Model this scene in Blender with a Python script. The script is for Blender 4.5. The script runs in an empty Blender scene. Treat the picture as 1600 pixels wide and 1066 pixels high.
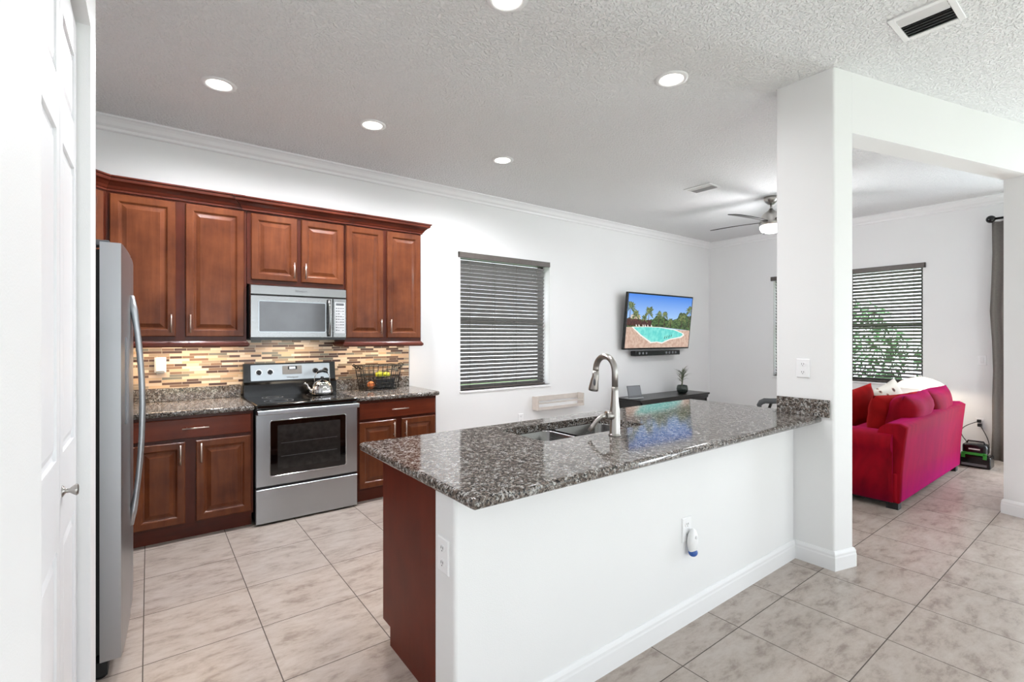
import bpy, bmesh, math, random
from mathutils import Vector, Matrix
random.seed(7)
R = math.radians
PI = math.pi
S = bpy.context.scene
COL = S.collection

# ------------------------------------------------------------------ camera, world, exposure, daylight, added fill
cam_d = bpy.data.cameras.new('camera'); cam = bpy.data.objects.new('camera', cam_d); COL.objects.link(cam)
cam.location = (0, 0, 1.40)
cam.rotation_euler = (R(90), 0, R(-36.94))
cam_d.sensor_width = 36; cam_d.lens = 755 / 1600 * 36; cam_d.shift_y = -6 / 1600; cam_d.clip_start = .02
S.camera = cam

W = bpy.data.worlds.new('world'); S.world = W; W.use_nodes = True
wn = W.node_tree.nodes; bg = wn['Background']
bg.inputs['Color'].default_value = (.88, .94, 1, 1); bg.inputs['Strength'].default_value = 2.6

S.view_settings.view_transform = 'Standard'
try: S.view_settings.look = 'None'
except Exception: pass
S.view_settings.exposure = 0.28; S.view_settings.gamma = 1; S.view_settings.use_curve_mapping = False

def area(name, loc, rot, sx, sy, power, color=(1, 1, 1), parent=None, spread=None):
    l = bpy.data.lights.new(name, 'AREA'); l.shape = 'RECTANGLE'; l.size = sx; l.size_y = sy
    l.energy = power; l.color = color
    if spread: l.spread = spread
    o = bpy.data.objects.new(name, l); COL.objects.link(o); o.location = loc; o.rotation_euler = rot
    if parent:
        o.parent = parent; o.location = Vector(loc) - parent.location
    return o
# fill lamps added at the unseen rear doors; the last is patio door daylight
area('fill_back', (1.7, -3.42, 1.25), (R(90), 0, 0), 3.0, 2.3, 16, (.84, .93, 1))
area('fill_back_right', (5.4, -3.42, 1.25), (R(90), 0, 0), 3.0, 2.3, 5, (.84, .93, 1))
area('daylight_patio', (7.72, -.1, 1.2), (0, R(90), 0), 2.2, 1.8, 120, (.84, .93, 1))

bounce_sun_d = bpy.data.lights.new('bounce_sun', 'SUN'); bounce_sun_d.energy = 17; bounce_sun_d.angle = R(1); bounce_sun_d.color = (.84, .93, 1)  # sun added to bounce off the unseen floor and brighten the ceiling
bounce_sun = bpy.data.objects.new('bounce_sun', bounce_sun_d); COL.objects.link(bounce_sun); bounce_sun.rotation_euler = (R(50), 0, R(4)); bounce_sun.location = (2, -8, 8)

# ------------------------------------------------------------------ materials
def lin(c):
    return tuple(((v / 255) / 12.92 if v / 255 <= .04045 else ((v / 255 + .055) / 1.055) ** 2.4) for v in c) + (1,)
def newmat(name):
    m = bpy.data.materials.new(name); m.use_nodes = True
    return m, m.node_tree.nodes, m.node_tree.links, m.node_tree.nodes['Principled BSDF']
def mat(name, rgb, rough=.5, metal=0, emit=None, estr=1, var=.03, scale=8, bump=0, bscale=200, coat=0, trans=0, alpha=1):
    m, n, l, b = newmat(name)
    c = lin(rgb)
    b.inputs['Roughness'].default_value = rough; b.inputs['Metallic'].default_value = metal
    g = n.new('ShaderNodeNewGeometry')
    if var:
        t = n.new('ShaderNodeTexNoise'); t.inputs['Scale'].default_value = scale; t.inputs['Detail'].default_value = 5
        r = n.new('ShaderNodeValToRGB')
        r.color_ramp.elements[0].position = .3; r.color_ramp.elements[1].position = .7
        r.color_ramp.elements[0].color = tuple(v * (1 - var) for v in c[:3]) + (1,)
        r.color_ramp.elements[1].color = tuple(min(1, v * (1 + var)) for v in c[:3]) + (1,)
        l.new(g.outputs['Position'], t.inputs['Vector']); l.new(t.outputs['Fac'], r.inputs['Fac'])
        l.new(r.outputs['Color'], b.inputs['Base Color'])
    else:
        b.inputs['Base Color'].default_value = c
    if bump:
        t2 = n.new('ShaderNodeTexNoise'); t2.inputs['Scale'].default_value = bscale; t2.inputs['Detail'].default_value = 4
        bp = n.new('ShaderNodeBump'); bp.inputs['Strength'].default_value = bump; bp.inputs['Distance'].default_value = .01
        l.new(g.outputs['Position'], t2.inputs['Vector']); l.new(t2.outputs['Fac'], bp.inputs['Height'])
        l.new(bp.outputs['Normal'], b.inputs['Normal'])
    if emit:
        b.inputs['Emission Color'].default_value = lin(emit); b.inputs['Emission Strength'].default_value = estr
    if coat: b.inputs['Coat Weight'].default_value = coat; b.inputs['Coat Roughness'].default_value = .08
    if trans: b.inputs['Transmission Weight'].default_value = trans
    if alpha < 1: b.inputs['Alpha'].default_value = alpha
    return m

M = {}
M['wall'] = mat('wall_paint', (236, 236, 236), .6, var=.008, scale=2, bump=.06, bscale=260)
M['trim'] = mat('trim_paint', (238, 238, 239), .35, var=.005)
M['door'] = mat('door_paint', (236, 236, 238), .4, var=.005)
M['plastic'] = mat('white_plastic', (242, 242, 243), .35, var=.01)
M['slot_grey'] = mat('socket_slots', (60, 60, 60), .5, var=0)  # even dark grey of the socket slots
M['black'] = mat('black_enamel', (14, 14, 15), .22, var=.05)
M['blackmatte'] = mat('black_matte', (18, 18, 19), .6, var=.1)
M['blackglass'] = mat('black_glass', (6, 6, 7), .04, var=0, coat=.5)
M['darkmetal'] = mat('dark_metal', (58, 56, 54), .45, .6, var=.06)
M['nickel'] = mat('brushed_nickel', (176, 172, 168), .28, 1, var=.04)
M['chrome'] = mat('polished_steel', (205, 204, 204), .1, 1, var=.02)
M['pull'] = mat('satin_pull', (205, 190, 178), .3, 1, var=.02)
M['white_emit'] = mat('lit_lens', (255, 255, 255), .4, emit=(255, 250, 240), estr=6, var=0)
M['fan_emit'] = mat('lit_bowl', (255, 255, 255), .4, emit=(255, 253, 248), estr=3.0, var=0)
M['lamp_glass'] = mat('lit_shade_glass', (240, 236, 228), .4, emit=(255, 240, 222), estr=.55, var=0)
M['blind'] = mat('blind_brown_grey', (134, 132, 131), .5, var=.08, scale=30)
M['blind_val'] = mat('blind_valance', (92, 84, 80), .45, var=.08, scale=30)
M['bronze'] = mat('bronze_frame', (44, 38, 36), .5, .3)
M['rubber'] = mat('dark_gasket', (22, 22, 23), .7)
M['console'] = mat('black_wood', (20, 18, 18), .3, var=.15, scale=12)
M['shelfwood'] = mat('whitewashed_wood', (205, 196, 188), .6, var=.05, scale=20)
M['greyplastic'] = mat('grey_plastic', (96, 97, 100), .45)
M['lightgrey'] = mat('light_grey', (168, 170, 172), .5)
M['curtain'] = mat('taupe_curtain', (112, 106, 101), .85, var=.08, scale=60, bump=.2, bscale=500)
M['leaf'] = mat('plant_leaf', (126, 132, 112), .5, var=.25, scale=40)
M['soil'] = mat('dark_pebbles', (38, 42, 38), .5, var=.4, scale=90, bump=.6, bscale=120)
M['glasspot'] = mat('glass_pot', (70, 82, 76), .08, var=0, trans=.6)
M['green'] = mat('green_plastic', (60, 165, 60), .4)
M['blue'] = mat('blue_plastic', (38, 84, 160), .3)
M['lemon'] = mat('yellow_green_fruit', (178, 178, 36), .45, var=.2, scale=60)
M['peach'] = mat('orange_fruit', (214, 120, 62), .5, var=.3, scale=50)
M['bag'] = mat('beige_bread', (190, 150, 118), .5, var=.2, scale=60)
M['darklabel'] = mat('dark_box', (20, 22, 24), .4)
M['grass'] = mat('lawn', (78, 104, 52), .9, var=.3, scale=3)
M['bark'] = mat('bark', (86, 70, 56), .9, var=.2)
M['fence'] = mat('stucco_outside', (225, 222, 214), .9)
M['hubleaf'] = mat('shrub_leaf', (60, 104, 52), .6, var=.5, scale=6)
M['chairgrey'] = mat('grey_upholstery', (70, 70, 72), .7)
M['lcd'] = mat('lit_digits', (230, 240, 250), .4, emit=(225, 238, 255), estr=2, var=0)
M['panelgrey'] = mat('control_grey', (120, 122, 126), .4)
M['print'] = mat('grey_printing', (92, 94, 98), .5, var=0)
M['keypadgrey'] = mat('keypad_grey', (196, 198, 200), .4, var=0)

def steel(name, rgb=(186, 186, 186), rough=.3, axis=2):
    m, n, l, b = newmat(name)
    b.inputs['Metallic'].default_value = 1
    g = n.new('ShaderNodeNewGeometry'); mp = n.new('ShaderNodeMapping'); t = n.new('ShaderNodeTexNoise')
    sc = [6, 6, 6]; 
    for i in range(3):
        if i != axis: sc[i] = 6
    sc[axis] = 900
    mp.inputs['Scale'].default_value = sc
    t.inputs['Scale'].default_value = 1; t.inputs['Detail'].default_value = 3
    r = n.new('ShaderNodeMapRange'); r.inputs['To Min'].default_value = rough - .05; r.inputs['To Max'].default_value = rough + .07
    l.new(g.outputs['Position'], mp.inputs['Vector']); l.new(mp.outputs['Vector'], t.inputs['Vector'])
    l.new(t.outputs['Fac'], r.inputs['Value']); l.new(r.outputs['Result'], b.inputs['Roughness'])
    b.inputs['Base Color'].default_value = lin(rgb)
    return m
M['steel'] = steel('brushed_stainless', (184, 190, 195), .3)
M['steel_mw'] = steel('brushed_stainless_microwave', (150, 150, 150), .24)
M['steel_fr'] = steel('brushed_stainless_fridge', (176, 178, 181), .33)
M['sinksteel'] = steel('sink_stainless', (142, 141, 141), .24)

def ceiling_mat():
    m, n, l, b = newmat('ceiling_knockdown')
    b.inputs['Base Color'].default_value = lin((238, 238, 239)); b.inputs['Roughness'].default_value = .8
    g = n.new('ShaderNodeNewGeometry')
    t = n.new('ShaderNodeTexNoise'); t.inputs['Scale'].default_value = 65; t.inputs['Detail'].default_value = 4
    r = n.new('ShaderNodeValToRGB'); r.color_ramp.elements[0].position = .42; r.color_ramp.elements[1].position = .56
    bp = n.new('ShaderNodeBump'); bp.inputs['Strength'].default_value = .75; bp.inputs['Distance'].default_value = .010
    l.new(g.outputs['Position'], t.inputs['Vector']); l.new(t.outputs['Fac'], r.inputs['Fac'])
    l.new(r.outputs['Color'], bp.inputs['Height']); l.new(bp.outputs['Normal'], b.inputs['Normal'])
    return m
M['ceiling'] = ceiling_mat()

def wood_mat(name, c0, c1, rough=.33, vertical=True):
    m, n, l, b = newmat(name)
    g = n.new('ShaderNodeNewGeometry'); mp = n.new('ShaderNodeMapping')
    mp.inputs['Scale'].default_value = (18, 18, 1.6) if vertical else (1.6, 18, 18)
    t = n.new('ShaderNodeTexNoise'); t.inputs['Scale'].default_value = 1.5; t.inputs['Detail'].default_value = 8; t.inputs['Distortion'].default_value = .6
    t2 = n.new('ShaderNodeTexNoise'); t2.inputs['Scale'].default_value = 5; t2.inputs['Detail'].default_value = 4
    ad = n.new('ShaderNodeMath'); ad.operation = 'MULTIPLY_ADD'; ad.inputs[1].default_value = .35
    m2 = n.new('ShaderNodeMath'); m2.operation = 'MULTIPLY'; m2.inputs[1].default_value = .65
    r = n.new('ShaderNodeValToRGB'); e = r.color_ramp.elements
    e[0].position = .32; e[0].color = lin(c0); e[1].position = .68; e[1].color = lin(c1)
    l.new(g.outputs['Position'], mp.inputs['Vector']); l.new(mp.outputs['Vector'], t.inputs['Vector'])
    l.new(g.outputs['Position'], t2.inputs['Vector'])
    l.new(t2.outputs['Fac'], m2.inputs[0]); l.new(t.outputs['Fac'], ad.inputs[0]); l.new(m2.outputs[0], ad.inputs[2])
    l.new(ad.outputs[0], r.inputs['Fac']); l.new(r.outputs['Color'], b.inputs['Base Color'])
    b.inputs['Roughness'].default_value = rough
    b.inputs['Coat Weight'].default_value = .1; b.inputs['Coat Roughness'].default_value = .15; b.inputs['Specular IOR Level'].default_value = .22
    return m
M['wood'] = wood_mat('cherry_wood', (78, 36, 18), (120, 66, 37))
M['woodframe'] = wood_mat('cherry_face_frame', (66, 25, 14), (90, 38, 22))
M['woodh'] = wood_mat('cherry_wood_horizontal', (80, 31, 16), (112, 48, 26), vertical=False)
M['woodend'] = wood_mat('cherry_end_panel', (84, 24, 8), (106, 34, 13), .45)
M['woodmold'] = wood_mat('cherry_moulding', (70, 26, 16), (100, 42, 26), vertical=False)

def granite_mat():
    m, n, l, b = newmat('speckled_granite')
    g = n.new('ShaderNodeNewGeometry')
    def noise(s, d=3, dist=0):
        t = n.new('ShaderNodeTexNoise'); t.inputs['Scale'].default_value = s; t.inputs['Detail'].default_value = d
        t.inputs['Distortion'].default_value = dist; l.new(g.outputs['Position'], t.inputs['Vector']); return t
    def ramp(src, stops):
        r = n.new('ShaderNodeValToRGB'); e = r.color_ramp.elements
        while len(e) < len(stops): e.new(.5)
        for i, (p, c) in enumerate(stops): e[i].position = p; e[i].color = c
        l.new(src, r.inputs['Fac']); return r
    base = ramp(noise(50, 4, .8).outputs['Fac'], [(.36, lin((84, 73, 66))), (.5, lin((132, 121, 112))), (.62, lin((182, 180, 177)))])
    dark = ramp(noise(125, 3, .8).outputs['Fac'], [(.43, (0, 0, 0, 1)), (.475, (1, 1, 1, 1))])
    grey = ramp(noise(190, 2, .5).outputs['Fac'], [(.40, (0, 0, 0, 1)), (.45, (1, 1, 1, 1))])
    m1 = n.new('ShaderNodeMix'); m1.data_type = 'RGBA'; m1.inputs['A'].default_value = lin((86, 82, 80))
    l.new(grey.outputs['Color'], m1.inputs['Factor']); l.new(base.outputs['Color'], m1.inputs['B'])
    m2 = n.new('ShaderNodeMix'); m2.data_type = 'RGBA'; m2.inputs['A'].default_value = lin((26, 24, 24))
    l.new(dark.outputs['Color'], m2.inputs['Factor']); l.new(m1.outputs['Result'], m2.inputs['B'])
    l.new(m2.outputs['Result'], b.inputs['Base Color'])
    b.inputs['Roughness'].default_value = .075; b.inputs['IOR'].default_value = 1.5
    return m
M['granite'] = granite_mat()

def tile_mat():
    m, n, l, b = newmat('floor_tile')
    g = n.new('ShaderNodeNewGeometry'); sp = n.new('ShaderNodeSeparateXYZ'); l.new(g.outputs['Position'], sp.inputs[0])
    def frac(out, o, p):
        a = n.new('ShaderNodeMath'); a.operation = 'SUBTRACT'; a.inputs[1].default_value = o
        d = n.new('ShaderNodeMath'); d.operation = 'DIVIDE'; d.inputs[1].default_value = p
        f = n.new('ShaderNodeMath'); f.operation = 'FRACT'; fl = n.new('ShaderNodeMath'); fl.operation = 'FLOOR'
        s = n.new('ShaderNodeMath'); s.operation = 'SUBTRACT'; s.inputs[1].default_value = .5
        ab = n.new('ShaderNodeMath'); ab.operation = 'ABSOLUTE'
        l.new(out, a.inputs[0]); l.new(a.outputs[0], d.inputs[0]); l.new(d.outputs[0], f.inputs[0]); l.new(d.outputs[0], fl.inputs[0])
        l.new(f.outputs[0], s.inputs[0]); l.new(s.outputs[0], ab.inputs[0]); return ab, fl
    ax, fx = frac(sp.outputs['X'], -.02, .459); ay, fy = frac(sp.outputs['Y'], .745 - .461 * 10, .461)
    mx = n.new('ShaderNodeMath'); mx.operation = 'MAXIMUM'; l.new(ax.outputs[0], mx.inputs[0]); l.new(ay.outputs[0], mx.inputs[1])
    gr = n.new('ShaderNodeMath'); gr.operation = 'GREATER_THAN'; gr.inputs[1].default_value = .5 - .0048; l.new(mx.outputs[0], gr.inputs[0])
    cb = n.new('ShaderNodeCombineXYZ'); l.new(fx.outputs[0], cb.inputs[0]); l.new(fy.outputs[0], cb.inputs[1])
    wn_ = n.new('ShaderNodeTexWhiteNoise'); l.new(cb.outputs[0], wn_.inputs['Vector'])
    va = n.new('ShaderNodeVectorMath'); va.operation = 'MULTIPLY_ADD'; va.inputs[1].default_value = (7, 7, 7)
    l.new(wn_.outputs['Color'], va.inputs[0]); l.new(g.outputs['Position'], va.inputs[2])
    mp = n.new('ShaderNodeMapping'); mp.inputs['Scale'].default_value = (1.3, 3.0, 1); mp.inputs['Rotation'].default_value = (0, 0, .35); l.new(va.outputs[0], mp.inputs['Vector'])
    t = n.new('ShaderNodeTexNoise'); t.inputs['Scale'].default_value = 5; t.inputs['Detail'].default_value = 10; t.inputs['Roughness'].default_value = .72; t.inputs['Distortion'].default_value = .2
    l.new(mp.outputs[0], t.inputs['Vector'])
    r = n.new('ShaderNodeValToRGB'); e = r.color_ramp.elements
    e[0].position = .34; e[0].color = lin((142, 127, 118)); e[1].position = .62; e[1].color = lin((188, 177, 169))
    x = e.new(.48); x.color = lin((176, 163, 153))
    l.new(t.outputs['Fac'], r.inputs['Fac'])
    mix = n.new('ShaderNodeMix'); mix.data_type = 'RGBA'; mix.inputs['B'].default_value = lin((88, 78, 72))
    l.new(gr.outputs[0], mix.inputs['Factor']); l.new(r.outputs['Color'], mix.inputs['A']); l.new(mix.outputs['Result'], b.inputs['Base Color'])
    rr = n.new('ShaderNodeMapRange'); rr.inputs['To Min'].default_value = .3; rr.inputs['To Max'].default_value = .8
    l.new(gr.outputs[0], rr.inputs['Value']); l.new(rr.outputs['Result'], b.inputs['Roughness'])
    bp = n.new('ShaderNodeBump'); bp.inputs['Strength'].default_value = .35; bp.inputs['Distance'].default_value = .003; bp.invert = True
    l.new(gr.outputs[0], bp.inputs['Height']); l.new(bp.outputs['Normal'], b.inputs['Normal'])
    return m
M['tile'] = tile_mat()

def mosaic_mat():
    m, n, l, b = newmat('glass_stone_mosaic')
    g = n.new('ShaderNodeNewGeometry'); sp = n.new('ShaderNodeSeparateXYZ'); l.new(g.outputs['Position'], sp.inputs[0])
    cb = n.new('ShaderNodeCombineXYZ'); l.new(sp.outputs['X'], cb.inputs[0]); l.new(sp.outputs['Z'], cb.inputs[1])
    t = n.new('ShaderNodeTexBrick'); l.new(cb.outputs[0], t.inputs['Vector'])
    t.inputs['Color1'].default_value = (0, 0, 0, 1); t.inputs['Color2'].default_value = (1, 1, 1, 1); t.inputs['Mortar'].default_value = (.5, .5, .5, 1)
    t.inputs['Scale'].default_value = 1; t.inputs['Brick Width'].default_value = .13; t.inputs['Row Height'].default_value = .0205
    t.inputs['Mortar Size'].default_value = .0012; t.inputs['Mortar Smooth'].default_value = 0; t.inputs['Bias'].default_value = 0
    t.offset = .37; t.offset_frequency = 2; t.squash = .62; t.squash_frequency = 3
    r = n.new('ShaderNodeValToRGB'); r.color_ramp.interpolation = 'CONSTANT'; e = r.color_ramp.elements
    pal = [(0, (74, 48, 34)), (.13, (214, 190, 164)), (.3, (126, 98, 76)), (.42, (228, 212, 190)), (.58, (150, 134, 114)), (.68, (92, 66, 50)), (.76, (200, 170, 138)), (.9, (118, 116, 104))]
    while len(e) < len(pal): e.new(.5)
    for i, (p, c) in enumerate(pal): e[i].position = p; e[i].color = lin(c)
    l.new(t.outputs['Color'], r.inputs['Fac'])
    mix = n.new('ShaderNodeMix'); mix.data_type = 'RGBA'; mix.inputs['B'].default_value = lin((196, 180, 160))
    l.new(t.outputs['Fac'], mix.inputs['Factor']); l.new(r.outputs['Color'], mix.inputs['A']); l.new(mix.outputs['Result'], b.inputs['Base Color'])
    b.inputs['Roughness'].default_value = .22
    bp = n.new('ShaderNodeBump'); bp.inputs['Strength'].default_value = .4; bp.inputs['Distance'].default_value = .002; bp.invert = True
    l.new(t.outputs['Fac'], bp.inputs['Height']); l.new(bp.outputs['Normal'], b.inputs['Normal'])
    return m
M['mosaic'] = mosaic_mat()

def velvet(name, rgb, sheen):
    m, n, l, b = newmat(name)
    g = n.new('ShaderNodeNewGeometry'); mp = n.new('ShaderNodeMapping'); mp.inputs['Scale'].default_value = (4, 4, 1.5)
    t = n.new('ShaderNodeTexNoise'); t.inputs['Scale'].default_value = 2; t.inputs['Detail'].default_value = 6; t.inputs['Distortion'].default_value = 1
    r = n.new('ShaderNodeValToRGB'); c = lin(rgb)
    r.color_ramp.elements[0].position = .35; r.color_ramp.elements[1].position = .65
    r.color_ramp.elements[0].color = tuple(v * .8 for v in c[:3]) + (1,); r.color_ramp.elements[1].color = tuple(min(1, v * 1.2) for v in c[:3]) + (1,)
    l.new(g.outputs['Position'], mp.inputs['Vector']); l.new(mp.outputs[0], t.inputs['Vector']); l.new(t.outputs['Fac'], r.inputs['Fac']); l.new(r.outputs['Color'], b.inputs['Base Color'])
    b.inputs['Roughness'].default_value = .8; b.inputs['Sheen Weight'].default_value = .55; b.inputs['Sheen Roughness'].default_value = .4
    b.inputs['Sheen Tint'].default_value = lin(sheen); b.inputs['Specular IOR Level'].default_value = .1
    return m
M['sofa'] = velvet('crimson_velvet', (128, 5, 20), (235, 20, 150))
M['pillowred'] = velvet('red_velvet', (140, 14, 16), (230, 60, 60))

def floral_mat():
    m, n, l, b = newmat('floral_fabric')
    g = n.new('ShaderNodeTexCoord'); v = n.new('ShaderNodeTexVoronoi'); v.inputs['Scale'].default_value = 11
    l.new(g.outputs['Object'], v.inputs['Vector'])
    r = n.new('ShaderNodeValToRGB'); e = r.color_ramp.elements; r.color_ramp.interpolation = 'CONSTANT'
    e[0].position = 0; e[0].color = lin((84, 62, 60)); e[1].position = .22; e[1].color = lin((200, 170, 150)); x = e.new(.3); x.color = lin((232, 226, 216))
    l.new(v.outputs['Distance'], r.inputs['Fac']); l.new(r.outputs['Color'], b.inputs['Base Color']); b.inputs['Roughness'].default_value = .9
    return m
M['floral'] = floral_mat()

def pool_mat(name, rgb, estr=.8, rgb2=None, scale=30):
    m, n, l, b = newmat(name)
    g = n.new('ShaderNodeNewGeometry'); t = n.new('ShaderNodeTexNoise'); t.inputs['Scale'].default_value = scale; t.inputs['Detail'].default_value = 4
    r = n.new('ShaderNodeValToRGB'); r.color_ramp.elements[0].position = .4; r.color_ramp.elements[1].position = .6
    r.color_ramp.elements[0].color = lin(rgb); r.color_ramp.elements[1].color = lin(rgb2 or rgb)
    l.new(g.outputs['Position'], t.inputs['Vector']); l.new(t.outputs['Fac'], r.inputs['Fac'])
    b.inputs['Base Color'].default_value = (.01, .01, .01, 1); b.inputs['Roughness'].default_value = .3
    l.new(r.outputs['Color'], b.inputs['Emission Color']); b.inputs['Emission Strength'].default_value = estr
    return m
def sky_screen():
    m, n, l, b = newmat('screen_sky')
    tc = n.new('ShaderNodeTexCoord'); sp = n.new('ShaderNodeSeparateXYZ'); l.new(tc.outputs['Object'], sp.inputs[0])
    mr = n.new('ShaderNodeMapRange'); mr.inputs['From Min'].default_value = .35; mr.inputs['From Max'].default_value = .8
    l.new(sp.outputs['Z'], mr.inputs['Value'])
    r = n.new('ShaderNodeValToRGB'); r.color_ramp.elements[0].color = lin((176, 210, 244)); r.color_ramp.elements[1].color = lin((66, 132, 226))
    l.new(mr.outputs['Result'], r.inputs['Fac']); l.new(r.outputs['Color'], b.inputs['Emission Color']); b.inputs['Emission Strength'].default_value = .9
    b.inputs['Base Color'].default_value = (.01, .01, .01, 1)
    return m
SCREEN = [sky_screen(), pool_mat('screen_deck', (196, 160, 142), .85, (216, 188, 170), 25), pool_mat('screen_water', (96, 206, 200), .9, (130, 224, 214), 20),
          pool_mat('screen_coping', (240, 236, 228), .9), pool_mat('screen_foliage', (18, 38, 18), .8, (96, 128, 70), 34),
          pool_mat('screen_palm', (40, 66, 36), .8, (140, 152, 92), 40), pool_mat('screen_hedge', (58, 24, 30), .8, (96, 50, 44), 30), pool_mat('screen_house', (226, 206, 186), .8)]

def glass_mat():
    m, n, l, b = newmat('window_glass')
    tr = n.new('ShaderNodeBsdfTransparent'); gl = n.new('ShaderNodeBsdfGlossy'); gl.inputs['Roughness'].default_value = .02
    mx = n.new('ShaderNodeMixShader'); mx.inputs[0].default_value = .06
    l.new(tr.outputs[0], mx.inputs[1]); l.new(gl.outputs[0], mx.inputs[2]); l.new(mx.outputs[0], n['Material Output'].inputs['Surface'])
    return m
M['glass'] = glass_mat()

# ------------------------------------------------------------------ mesh helpers
class MB:
    def __init__(s): s.bm = bmesh.new(); s.mi = 0; s.smooth = False
    def face(s, vs, smooth=None):
        try: f = s.bm.faces.new(vs)
        except ValueError: return None
        f.material_index = s.mi; f.smooth = s.smooth if smooth is None else smooth; return f
    def quad(s, *ps): return s.face([s.bm.verts.new(p) for p in ps])
    def box(s, x0, y0, z0, x1, y1, z1, bev=0, seg=2):
        if x0 > x1: x0, x1 = x1, x0
        if y0 > y1: y0, y1 = y1, y0
        if z0 > z1: z0, z1 = z1, z0
        v = [s.bm.verts.new(p) for p in ((x0, y0, z0), (x1, y0, z0), (x1, y1, z0), (x0, y1, z0), (x0, y0, z1), (x1, y0, z1), (x1, y1, z1), (x0, y1, z1))]
        fs = [s.face([v[i] for i in q]) for q in ((3, 2, 1, 0), (4, 5, 6, 7), (0, 1, 5, 4), (1, 2, 6, 5), (2, 3, 7, 6), (3, 0, 4, 7))]
        if bev:
            es = list({e for f in fs for e in f.edges})
            r = bmesh.ops.bevel(s.bm, geom=es, offset=bev, segments=seg, affect='EDGES', profile=.5)
            for f in r['faces']: f.material_index = s.mi; f.smooth = True
        return v
    def loft(s, loops, closed=True, cap0=True, cap1=True, smooth=None):
        L = [[s.bm.verts.new(p) for p in lp] for lp in loops]
        n = len(L[0])
        for a, b in zip(L, L[1:]):
            for i in range(n if closed else n - 1):
                j = (i + 1) % n; s.face([a[i], a[j], b[j], b[i]], smooth)
        if cap0: s.face(list(reversed(L[0])), False)
        if cap1: s.face(L[-1], False)
        return L
    def panel(s, o, u, v, nrm, w, h, rings):
        """nested rectangular rings (inset, offset along the normal); first ring to last, last one capped"""
        o, u, v, nrm = Vector(o), Vector(u), Vector(v), Vector(nrm)
        lo = []
        for i, d in rings:
            lo.append([o + u * a + v * b + nrm * d for a, b in ((i, i), (w - i, i), (w - i, h - i), (i, h - i))])
        s.loft(lo, cap0=True, cap1=True)
    def cyl(s, p0, p1, r0, r1=None, n=20, cap=True, smooth=True):
        p0, p1 = Vector(p0), Vector(p1); r1 = r0 if r1 is None else r1
        d = (p1 - p0).normalized(); a = d.orthogonal().normalized(); b = d.cross(a)
        lo = [[p + (a * math.cos(t) + b * math.sin(t)) * r for t in (2 * PI * k / n for k in range(n))] for p, r in ((p0, r0), (p1, r1))]
        s.loft(lo, cap0=cap, cap1=cap, smooth=smooth)
    def tube(s, pts, r, n=10, closed=False):
        pts = [Vector(p) for p in pts]; rs = r if isinstance(r, (list, tuple)) else [r] * len(pts)
        lo = []; prev = None
        for i, p in enumerate(pts):
            d = (pts[min(i + 1, len(pts) - 1)] - pts[max(i - 1, 0)]).normalized()
            if closed: d = (pts[(i + 1) % len(pts)] - pts[i - 1]).normalized()
            a = (prev - d * prev.dot(d)).normalized() if prev is not None else d.orthogonal().normalized()
            prev = a; b = d.cross(a)
            lo.append([p + (a * math.cos(2 * PI * k / n) + b * math.sin(2 * PI * k / n)) * rs[i] for k in range(n)])
        if closed: lo.append(lo[0])
        s.loft(lo, cap0=not closed, cap1=not closed, smooth=True)
    def lathe(s, c, prof, n=32, lobes=0, amp=0, smooth=True, cap0=True, cap1=True):
        c = Vector(c)
        s.loft([[c + Vector((math.cos(t) * r * (1 + amp * abs(math.sin(lobes * t / 2))), math.sin(t) * r * (1 + amp * abs(math.sin(lobes * t / 2))), z))
                 for t in (2 * PI * k / n for k in range(n))] for r, z in prof], smooth=smooth, cap0=cap0, cap1=cap1)
    def prism(s, poly, z0, z1): s.loft([[(x, y, z0) for x, y in poly], [(x, y, z1) for x, y in poly]])
    def extr_x(s, prof, x0, x1): s.loft([[(x0, y, z) for y, z in prof], [(x1, y, z) for y, z in prof]])
    def sphere(s, c, r, sc=(1, 1, 1), n=16):
        c = Vector(c); k = n // 2; e = .02
        lo = []
        for i in range(k + 1):
            a = -PI / 2 + e + (PI - 2 * e) * i / k
            lo.append([c + Vector((math.cos(a) * math.cos(t) * r * sc[0], math.cos(a) * math.sin(t) * r * sc[1], math.sin(a) * r * sc[2])) for t in (2 * PI * j / n for j in range(n))])
        s.loft(lo, smooth=True)
    def jitter(s, a):
        for v in s.bm.verts: v.co += Vector((random.uniform(-a, a), random.uniform(-a, a), random.uniform(-a, a)))

ORIGIN = {}
def link(name, mb, mats, parent=None, loc=None, subsurf=0):
    """coordinates are given in the room's frame (before the thing's own rotation)"""
    me = bpy.data.meshes.new(name)
    o = bpy.data.objects.new(name, me)
    base = ORIGIN[parent.name] if parent else Vector(loc or (0, 0, 0))
    bmesh.ops.translate(mb.bm, verts=mb.bm.verts, vec=-base)
    bmesh.ops.recalc_face_normals(mb.bm, faces=mb.bm.faces)
    mb.bm.to_mesh(me); mb.bm.free()
    for m in (mats if isinstance(mats, (list, tuple)) else [mats]): me.materials.append(M[m] if isinstance(m, str) else m)
    if parent: o.parent = parent
    else: o.location = base
    COL.objects.link(o); ORIGIN[o.name] = base
    if subsurf:
        md = o.modifiers.new('smooth', 'SUBSURF'); md.levels = subsurf; md.render_levels = subsurf
    return o
def props(o, label, cat, group=None):
    o['label'] = label; o['category'] = cat
    if group: o['group'] = group
    return o
def thing(name, label, cat, loc=(0, 0, 0), rot=(0, 0, 0), group=None):
    o = bpy.data.objects.new(name, None); COL.objects.link(o); o.location = loc; o.rotation_euler = rot
    o.empty_display_size = .1; ORIGIN[o.name] = Vector(loc)
    return props(o, label, cat, group)
def struct(name, mb, m, label=None):
    o = link(name, mb, m); o['kind'] = 'structure'
    if label: o['label'] = label
    return o
def bx(*a, **k): m = MB(); m.box(*a, **k); return m
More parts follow.
